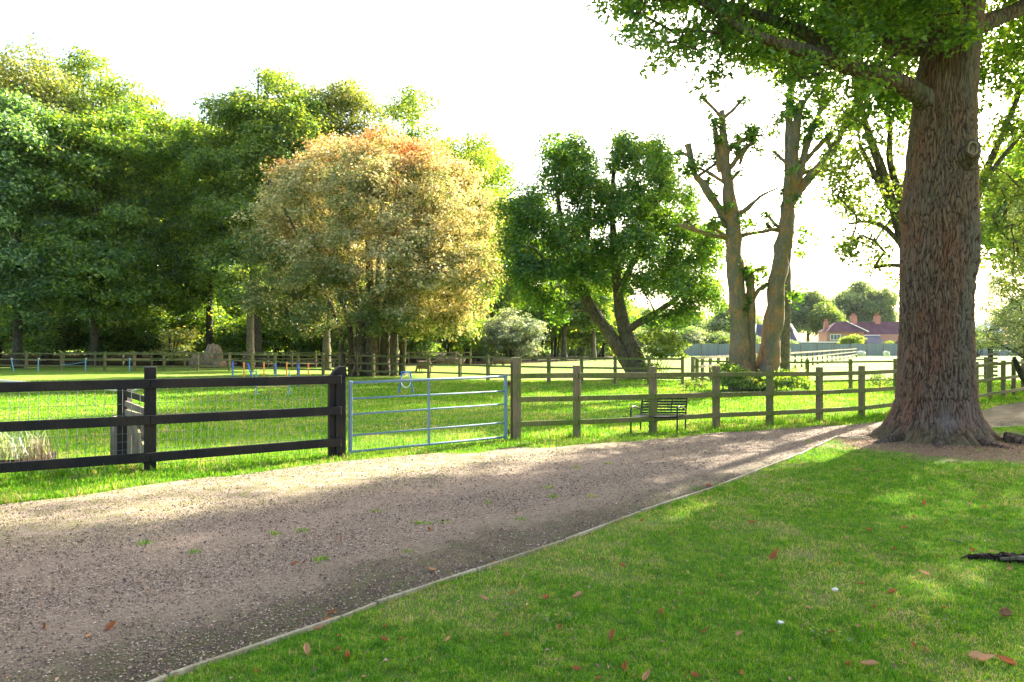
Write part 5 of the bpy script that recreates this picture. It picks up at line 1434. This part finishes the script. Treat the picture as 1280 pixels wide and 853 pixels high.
for i in range(230):
    px = r.uniform(-260, 765); d = r.uniform(104, 126); top = np.interp(px, [-200, 560, 700, 765], [15, 13, 8, 5.5])
    lm_.append([X(px, d), d, r.uniform(.5, 1) ** .7 * top * r.choice([.25, .6, .95]), 3.6, 3.2, 2.6])
C, D, I = lobe_clusters(lm_, 3600, r, -.9); C[:, 2] = np.maximum(C[:, 2], .3)
o = crown_mesh('distant_woodland', C, D, 34, 1.5, .62, M['leaf_dark'], None, r); tag(o, 'dark mass of far woodland closing the view behind the trees', 'woodland', kind='stuff')
for i, (px, d, k) in enumerate(((-150, 62, .8), (-240, 66, .9), (-330, 70, .95), (-210, 90, 1.05))):
    copy_thing(proto, base_at(px, d), 1.1 * i + 2.2, k, ['dark woodland tree just beyond the left picture edge', 'second dark woodland tree beyond the left picture edge', 'third dark woodland tree beyond the left picture edge', 'tall dark woodland tree deep beyond the left picture edge'][i], 'dark trees deep in the woodland')
# understory shrubs
def shrub(name, b, hgt, wd, label, mat, seed, cat='shrub', group=None, ncl=220, nleaf=36, size=.2, spread=.5, depth=None, nl=9):
    r = np.random.default_rng(seed); b = np.array(b, float); t = empty(name, tuple(b), label, cat, group)
    lobes = auto_lobes(b + [0, 0, hgt * .5], (wd / 2, (depth or wd) / 2, hgt * .52), nl, r, (.35, .55), low=-.7)
    C, D, I = lobe_clusters(lobes, ncl, r, -.8); C[:, 2] = np.maximum(C[:, 2], .12)
    crown_mesh('foliage', C, D, nleaf, spread, size, mat, t, r)
    mb = MB()
    for k in range(5):
        e = b + [r.normal(0, wd * .2), r.normal(0, wd * .1), hgt * .7]; mb.tube([b + [r.normal(0, .15), 0, -.05], (b + e) / 2 + [0, 0, .2], e], [.07, .05, .02], 6)
    mb.build('stems', M['bark_dark'], t, smooth=True)
    return t
us = shrub('undergrowth_shrub', base_at(60, 60), 5.0, 6.5, 'dark undergrowth bush below the leftmost trees', M['leaf_dark'], 71, group='dark undergrowth bushes along the woodland edge', ncl=300, size=.26, spread=.7)
names_ = ['beside the picture edge', 'under the chestnut', 'behind the pale stump', 'right of the pale stump', 'between the stump and the slim pale trunk', 'behind the weave poles', 'left of the orange tree stems', 'behind the orange tree stems', 'right of the orange tree stems', 'behind the short sheep fence', 'left of the pale variegated bush', 'behind the pale variegated bush']
for i, (px, d, k) in enumerate(((-10, 62, 1.1), (130, 62, .95), (200, 62, 1.0), (255, 63, 1.0), (300, 61, .8), (350, 62, 1.05), (400, 62, .9), (455, 61, 1.1), (510, 62, .95), (560, 66, .95), (590, 72, .9), (640, 78, 1.1))):
    copy_thing(us, base_at(px, d), i * 1.9, k, f'dark undergrowth bush {names_[i]}', 'dark undergrowth bushes along the woodland edge')
for i in range(15):
    copy_thing(us, base_at(-60 + i * 58, 98), i * 1.3, 1.75, f'dark bush deep behind the wood, {["leftmost", "second", "third", "fourth", "fifth", "sixth", "seventh", "eighth", "ninth", "tenth", "eleventh", "twelfth", "thirteenth", "fourteenth", "rightmost"][i]} of the back row counted from the left', 'dark bushes closing the back of the wood')
shrub('lit_bush', base_at(215, 55.5), 3.6, 3.2, 'sun flecked yellow green bush just left of the pale stump', M['leaf_yel'], 81, ncl=70, nleaf=26, size=.2)
shrub('variegated_bush', base_at(640, 68), 5.2, 6.2, 'large grey and white variegated holly bush beyond the sheep, left of the maple', M['leaf_pale'], 82, ncl=420, nleaf=40, size=.2, spread=.45, nl=14)
shrub('bright_bush', base_at(612, 66), 1.9, 2.8, 'small bright green bush at the left foot of the variegated holly', M['leaf_syc'], 83, ncl=70, nleaf=30, size=.16, spread=.35)
for px, top, wp, lab, sd in ((705, 338, 60, 'dark evergreen with hanging boughs behind the left stem of the maple', 84), (668, 372, 38, 'dark rounded evergreen right of the variegated holly', 85), (742, 352, 42, 'dark evergreen half hidden behind the twin stems of the maple', 86)):
    auto_tree('evergreen_tree', base_at(px, 80), Z(top, 80), wp / F * 80 * 1.15, lab, M['leaf_dark'], M['bark_mid'], sd, group='dark evergreens behind the maple', crown_bottom=.12, nl=24, ncl=520, nleaf=40, spread=.7, size=.3, trunk_r=.3)
# hedge line behind the grey fence left of the pollards
hs = shrub('garden_bush', base_at(795, 116), 4.6, 7, 'pale garden bush above the left end of the grey fence', M['leaf_far_hazed'], 91, 'bush', 'pale garden bushes behind the grey fence', ncl=220, nleaf=34, size=.34, spread=.8)
hb_lab = ['pale garden bush beside the maple shoots', 'broad pale garden bush left of the pollarded trunks', 'tall pale garden bush against the left pollarded trunk', 'low garden bush between the pollarded trunks', 'low garden bush in front of the slate roofed house']
for i, (px, d, k) in enumerate(((832, 114, .9), (868, 115, 1.05), (898, 116, .85), (930, 118, .8), (990, 114, .55))):
    copy_thing(hs, base_at(px, d), i * 2.1, k, hb_lab[i], 'pale garden bushes behind the grey fence')
shrub('bright_bush', base_at(908, 112), 3.1, 3.6, 'bright yellow green bush showing left of the pollarded trunks above the grey fence', M['leaf_syc'], 95, ncl=90, nleaf=30, size=.25)
shrub('bloom_bush', base_at(866, 113), 3.9, 4.6, 'pinkish cream flowering bush above the grey fence', M['leaf_pale'], 96, ncl=120, nleaf=30, size=.28)
shrub('round_bush', base_at(1065, 113), Z(414, 113), 3.5, 'rounded pale rimmed green bush in front of the brick house', M['leaf_mid'], 97, ncl=130, nleaf=34, size=.24, nl=6)
shrub('low_bush', base_at(1112, 113), 2.5, 1.7, 'small yellow green bush before the long purple roof beside the oak trunk', M['leaf_syc'], 98, ncl=40, nleaf=26, size=.2)
shrub('low_bush', base_at(1222, 100), 4.2, 5.5, 'pale leafy bush between the oak trunk and the pine, below the blue roofed house', M['leaf_far_hazed'], 99, ncl=150, nleaf=30, size=.3)
# far trees
auto_tree('distant_tree', base_at(1010, 165), Z(358, 165), 62 / F * 165, 'tall pale green tree rising behind the slate roofed house', M['leaf_far_hazed'], M['bark_mid'], 101, group='hazy trees beyond the houses', crown_bottom=.05, nl=30, ncl=620, nleaf=34, spread=1.3, size=.55, trunk_r=.4)
auto_tree('distant_tree', base_at(1032, 158), Z(374, 158), 40 / F * 158, 'yellowish rounded tree between the two houses', M['leaf_syc'], M['bark_mid'], 102, group='hazy trees beyond the houses', crown_bottom=.05, nl=22, ncl=360, nleaf=30, spread=1.2, size=.5, trunk_r=.35)
auto_tree('distant_tree', base_at(1080, 200), Z(345, 200), 78 / F * 200, 'large dome shaped grey green tree behind the brick house', M['leaf_far_hazed'], M['bark_mid'], 103, group='hazy trees beyond the houses', crown_bottom=.02, nl=60, ncl=1300, nleaf=40, spread=1.5, size=.6, lsize=(.2, .32), trunk_r=.5)
dt = auto_tree('distant_tree', base_at(800, 175), 11.5, 15, 'blue grey distant tree behind the maple', M['leaf_far_hazed'], M['bark_mid'], 104, group='hazy trees beyond the houses', crown_bottom=.02, nl=24, ncl=420, nleaf=34, spread=1.5, size=.6, trunk_r=.4)
dl = ['distant tree left of the pollarded trunks', 'distant tree behind the pollarded trunks', 'distant low tree right of the oak trunk', 'distant tree behind the gap of the maple stems', 'distant tree at the far right behind the pine']
for i, (px, d, k) in enumerate(((850, 170, .9), (915, 175, 1.0), (1215, 210, .75), (760, 165, .9), (1290, 160, 1.1))):
    copy_thing(dt, base_at(px, d), i * 1.4, k, dl[i], 'hazy trees beyond the houses')

# ================================================================== GRASS, LITTER, LEAVES
def scatter_grass(name, pts, hgt, wd, mat, seed, z=0.0, tilt=.8):
    r = np.random.default_rng(seed); n = len(pts)
    c = np.column_stack([pts[:, 0], pts[:, 1], np.full(n, z)])
    a = r.uniform(0, 2 * np.pi, n); h = hgt * r.uniform(.4, 1.2, n) * (.45 + 1.1 * vnoise(c[:, :2] * 14, 21)); ln = r.uniform(.1, 1.0, n) * tilt
    d = np.stack([np.cos(a), np.sin(a), 0 * a], -1); b = r.uniform(0, 2 * np.pi, n); s = np.stack([np.cos(b), np.sin(b), 0 * a], -1) * (wd * r.uniform(.7, 1.3, n))[:, None]
    mid = c + d * (ln * h * .35)[:, None] + np.array([0, 0, 1]) * (h * .6)[:, None]
    top = c + d * (ln * h * 1.0)[:, None] + np.array([0, 0, 1]) * (h * (1.05 - .45 * ln))[:, None]
    v = np.stack([c - s, c + s, mid + s * .75, mid - s * .75, top], 1).reshape(-1, 3)
    i = np.arange(n)[:, None] * 5
    patch = vnoise(c[:, :2] * 1.3, 4) * .6 + vnoise(c[:, :2] * 4.5, 7) * .4
    clump = vnoise(c[:, :2] * 16, 21) * .6 + vnoise(c[:, :2] * 40, 22) * .4
    vv = np.clip(r.uniform(-.25, .6, n) + (clump - .3) * .75 + np.where(r.uniform(0, 1, n) < np.clip((patch - .46) * 2.6, .05, .7), .42, 0), 0, 1)
    return tag(raw(name, v, [i + np.array([[0, 1, 2, 3]]), i + np.array([[3, 2, 4]])], mat, None, False, {'v': np.concatenate([vv, vv])}), kind='stuff'), patch
r = np.random.default_rng(101)
lp = np.array(lawn_poly)[:, :2]
def wedge(n, d0, d1, pw=1.0, margin=1.22, xr=(-1, 1)):
    d_ = d0 + (d1 - d0) * r.uniform(0, 1, n) ** pw
    x_ = r.uniform(xr[0], xr[1], n) * d_ * (640 / F) * margin
    return np.column_stack([x_, d_])
# density per area proportional to 1/d^2 : uniform in log-ish d
P1 = wedge(1050000, 2.7, 15.0, 1.25); P1 = P1[inside(P1, lp)]
dist_o = np.hypot(P1[:, 0] - OB[0], P1[:, 1] - OB[1] + .6)
bare = vnoise(P1 * 1.3, 4) * .6 + vnoise(P1 * 4.5, 7) * .4
keep = r.uniform(0, 1, len(P1)) < np.clip(1.4 - 1.6 * np.clip(bare - .46, 0, 1) * 2, .35, 1)
keep &= r.uniform(0, 1, len(P1)) < np.clip((dist_o - 1.55 - 1.1 * vnoise(P1 * 2, 2)) / .8, .05, 1)
P1 = P1[keep]
el = dist_poly(P1, np.array([q for q in near_w[5:21]]))
P1 = P1[el > .02]
scatter_grass('lawn_grass', P1[P1[:, 1] < 7], .031, .0019, M['grass_blade'], 1, .03, 1.5)
scatter_grass('lawn_grass', P1[P1[:, 1] >= 7], .033, .003, M['grass_blade'], 2, .03, 1.4)
# paddock and verge
P2 = wedge(720000, 7.5, 34.0, 1.5); P2 = P2[~inside(P2, dp2) & ~inside(P2, lp)]
bare2 = vnoise(P2 * [.5, .9], 14) * .6 + vnoise(P2 * 2.2, 17) * .4
P2 = P2[r.uniform(0, 1, len(P2)) < np.clip(1.3 - 2.2 * np.clip(bare2 - .5, 0, 1), .3, 1)]
for lo, hi, h_, w_, sd in ((7, 14, .06, .004, 3), (14, 22, .055, .007, 4), (22, 34, .06, .011, 5)):
    q = P2[(P2[:, 1] >= lo) & (P2[:, 1] < hi)]
    scatter_grass('paddock_grass', q, h_, w_, M['grass_blade'], sd)
# longer grass under the fences and posts
lines = [(pLL, pL), (pL, pA), (pA, pB)] + list(zip(gp[:-1], gp[1:]))
Q = []
for a, b in lines:
    k = int(np.linalg.norm(b - a) * 420); t_ = r.uniform(0, 1, k)[:, None]; Q.append((a + (b - a) * t_)[:, :2] + r.normal(0, .09, (k, 2)))
Q = np.concatenate(Q); Q = Q[vnoise(Q * 2.2, 5) > .38]
scatter_grass('fence_line_grass', Q, .13, .004, M['grass_blade'], 6)
# weeds in the gravel
Q = []
for px, py in ((378, 664), (345, 668), (246, 690), (510, 690), (400, 700), (183, 680), (522, 655), (535, 655), (555, 653), (612, 629), (684, 610), (690, 622), (741, 621), (706, 692), (720, 585), (760, 580), (470, 640), (650, 650), (1010, 552), (870, 612)):
    g_ = G(px, py); Q.append(g_[:2] + r.normal(0, .035, (60, 2)))
scatter_grass('gravel_weeds', np.concatenate(Q), .035, .003, M['grass_blade'], 7)
# pebbles
P3 = wedge(270000, 2.8, 16, 1.35); P3 = P3[inside(P3, dp2)]; _w = -.727 * P3[:, 0] + .686 * P3[:, 1] - 4.35 + (vnoise(P3 * .9, 8) - .5) * 1.2; P3 = P3[r.uniform(0, 1, len(P3)) < .25 + .55 * (.5 - .5 * np.sin(_w * 4.0)) + .4 * (vnoise(P3 * 3, 3) - .5)]
n = len(P3); s = r.uniform(.003, .0072, n) * (1 + .035 * P3[:, 1]) * np.where(r.uniform(0, 1, n) < .04, 1.7, 1)
octa = np.array([[1, 0, 0], [0, 1, 0], [-1, 0, 0], [0, -1, 0], [0, 0, 1.0], [0, 0, -.4]])
v = octa[None] * r.uniform(.6, 1.3, (n, 6, 1)) * s[:, None, None] * np.array([1.15, 1.0, .75]); ang = r.uniform(0, 6.28, n); ca, sa_ = np.cos(ang)[:, None], np.sin(ang)[:, None]
v = np.stack([v[..., 0] * ca - v[..., 1] * sa_, v[..., 0] * sa_ + v[..., 1] * ca, v[..., 2]], -1)
v += np.column_stack([P3, .006 + s * .2])[:, None]
fo = np.array([[0, 1, 4], [1, 2, 4], [2, 3, 4], [3, 0, 4], [1, 0, 5], [2, 1, 5], [3, 2, 5], [0, 3, 5]])
f = (np.arange(n)[:, None, None] * 6 + fo[None]).reshape(-1, 3)
tag(raw('loose_gravel', v.reshape(-1, 3), [f], M['pebble'], None, False, {'v': np.repeat(r.uniform(0, 1, n) ** .9, 8)}), kind='stuff')
# small leaf crumbs under the oak and along the edges
P4 = np.concatenate([np.column_stack([OB[0] + r.normal(0, 1.5, 5200), OB[1] - .9 + r.normal(0, .9, 5200)]), wedge(1500, 3.4, 14)])
keep = np.hypot(P4[:, 0] - OB[0], P4[:, 1] - OB[1]) > .8
P4 = P4[keep]; n = len(P4)
v = leaf_quads(np.column_stack([P4, np.full(n, .042)]), np.tile([0, 0, 1.0], (n, 1)), .028, r, jitter=.5)
tag(raw('leaf_litter', v, [np.arange(n * 4).reshape(n, 4)], M['dead_leaf'], None, False, {'v': r.uniform(0, 1, n)}), kind='stuff')
# individual fallen leaves
def curled_leaf(L, W, curl, seed):
    r = np.random.default_rng(seed); nu, nv = 9, 5
    u_ = np.linspace(0, 1, nu); pts_ = []
    for i, a in enumerate(u_):
        wv_ = W * np.sin(np.pi * a ** .8) ** .8 * .5
        for j in range(nv):
            s = (j / (nv - 1) - .5) * 2
            pts_.append([(a - .5) * L, s * wv_ * (1 - .3 * curl), abs(s) ** 1.5 * wv_ * curl * 1.3 + curl * L * .35 * (2 * a - 1) ** 2 * (1 if a > .5 else .3) + r.normal(0, L * .012)])
    f = [[i * nv + j, (i + 1) * nv + j, (i + 1) * nv + j + 1, i * nv + j + 1] for i in range(nu - 1) for j in range(nv - 1)]
    me = bpy.data.meshes.new('fallen_leaf'); me.from_pydata(pts_, [], f); me.materials.append(M['dead_leaf' + ('', '_b', '_c')[seed % 3]])
    for p in me.polygons: p.use_smooth = True
    return me
def dl_mat(name, a, b):
    m, t, out = newmat(name); n = N(t); g = n.noise(n.pos(), 60, 3); c = n.mix(g, a, b)
    d = n('BsdfDiffuse'); n.link(c, d.inputs[0]); tr = n('BsdfTranslucent'); n.link(c, tr.inputs[0]); mx = n('MixShader'); mx.inputs[0].default_value = .3
    n.link(d.outputs[0], mx.inputs[1]); n.link(tr.outputs[0], mx.inputs[2]); n.link(mx.outputs[0], out.inputs[0]); return m
M['dead_leaf'] = dl_mat('orange brown leaf', (.42, .17, .055), (.22, .09, .04)); M['dead_leaf_b'] = dl_mat('tan leaf', (.50, .30, .17), (.36, .20, .10)); M['dead_leaf_c'] = dl_mat('russet leaf', (.22, .07, .035), (.40, .17, .07))
lm = [curled_leaf(1.0, w_, c_, i) for i, (w_, c_) in enumerate(((.40, .9), (.5, .7), (.35, .6), (.55, 1.0), (.42, 1.1), (.6, .8)))]
spots = [(432, 821, .11), (383, 813, .08), (765, 796, .10), (826, 767, .07), (722, 746, .08), (681, 748, .07), (640, 742, .05), (604, 748, .06), (658, 756, .05), (783, 836, .07), (808, 848, .08), (632, 794, .06), (618, 705, .08), (540, 713, .08), (415, 765, .06), (410, 779, .08), (400, 786, .06),
         (965, 696, .09), (970, 690, .07), (1154, 717, .08), (1075, 730, .06), (1115, 741, .06), (1222, 825, .12), (1256, 828, .08), (1060, 831, .07), (1086, 831, .08), (1230, 702, .0), (880, 787, .05), (1215, 690, .07), (1262, 712, .05), (868, 845, .06), (924, 840, .06), (1072, 588, .09), (1096, 590, .06), (1154, 630, .08), (1212, 631, .06), (1230, 634, .05), (1085, 663, .06), (1058, 673, .05), (1010, 612, .06),
         (940, 654, .06), (893, 662, .06), (777, 707, .05), (1182, 653, .05), (1240, 690, .05), (1268, 592, .06), (885, 608, .07), (645, 641, .06), (140, 784, .07), (58, 783, .05), (112, 795, .05), (155, 755, .0), (690, 620, .04), (1117, 687, .05), (1010, 760, .04), (1130, 660, .05), (1180, 760, .05), (850, 742, .05), (900, 720, .04), (700, 785, .05), (560, 800, .05), (480, 800, .05), (735, 700, .05)]
r = np.random.default_rng(77)
spots += [(r.uniform(300, 1275), r.uniform(575, 850), r.uniform(.025, .05)) for _ in range(60)]
for i, (px, py, s) in enumerate([q for q in spots if q[2] > 0]):
    on = inside(np.array([G(px, py, .03)[:2]]), lp)[0]
    g_ = G(px, py, .05 if on else .010)
    o = bpy.data.objects.new('fallen_leaf', lm[i % 6]); COL.objects.link(o)
    o.location = g_; o.scale = (s * 1.15,) * 3; o.rotation_euler = (r.normal(0, .5), r.normal(0, .4), r.uniform(0, 6.28))
    tag(o, 'curled brown autumn leaf fallen on the lawn' if on else 'curled brown autumn leaf fallen on the gravel drive', 'leaf', 'fallen leaves on the lawn' if on else 'fallen leaves on the gravel drive')
# prickly husk
hq = G(1256, 768, .05); t = empty('chestnut_husk', tuple(hq), 'small round prickly tan husk lying in the lawn near the right edge', 'husk')
lumpy('shell', hq + [0, 0, .012], (.026, .026, .02), M['dead_leaf_b'], t, 4, amp=.15)
dd_ = r.normal(0, 1, (240, 3)); dd_ /= np.linalg.norm(dd_, axis=1, keepdims=True); dd_[:, 2] = np.abs(dd_[:, 2]); mb = MB()
for q in dd_: mb.tube([hq + [0, 0, .012] + q * .022, hq + [0, 0, .012] + q * .036], [.0016, .0004], 3)
mb.build('spines', M['dead_leaf_b'], t)
for px, py, lab in ((1043, 737, 'small pale stone in the middle of the lawn'), (975, 778, 'pale whitish pebble in the lawn below the centre')):
    g_ = G(px, py, .045); o = lumpy('pale_stone', g_, (.022, .016, .012), M['render'], None, int(px)); tag(o, lab, 'stone')
# broad leaved weeds in the lawn
for px, py, lab in ((826, 716, 'broad leaved blue green weed in the lawn near the edging'), (695, 775, 'low rosette weed in the left part of the lawn'), (1165, 778, 'broad leaved weed at the right of the lawn'), (1030, 797, 'flat rosette weed in the foreground lawn'), (640, 757, 'small clover clump beside the tan leaves'), (905, 609, 'nettle clump hugging the edging board')):
    g_ = G(px, py, .05); n = 34; o_ = np.column_stack([g_[0] + r.normal(0, .06, n), g_[1] + r.normal(0, .06, n), np.full(n, .068)])
    t = empty('lawn_weed', tuple(g_), lab, 'weed'); v = leaf_quads(o_, np.tile([0, 0, 1.0], (n, 1)), .032, r, jitter=.8) - g_
    raw('leaves', v, [np.arange(n * 4).reshape(n, 4)], M['leaf_mid'], t, False, {'v': r.uniform(.1, .7, n)})
# twig on the lawn and on the drive
for a, b, lab in (((1180, 676), (1203, 681), 'thin dry twig on the lawn above the rotten root'), ((350, 781), (382, 768), 'thin bent twig lying on the gravel near the edging'), ((375, 718), (382, 707), 'short straight twig on the middle of the drive')):
    A_, B_ = G(*a, .04), G(*b, .04); A_[2] = B_[2] = .05 if a[0] > 1000 else .02
    mb = MB(); mb.tube(curve([A_, (A_ + B_) / 2 + [.01, .01, .01], B_], 8), .004, 6); o = mb.build('twig', M['bark_mid']); tag(o, lab, 'twig')
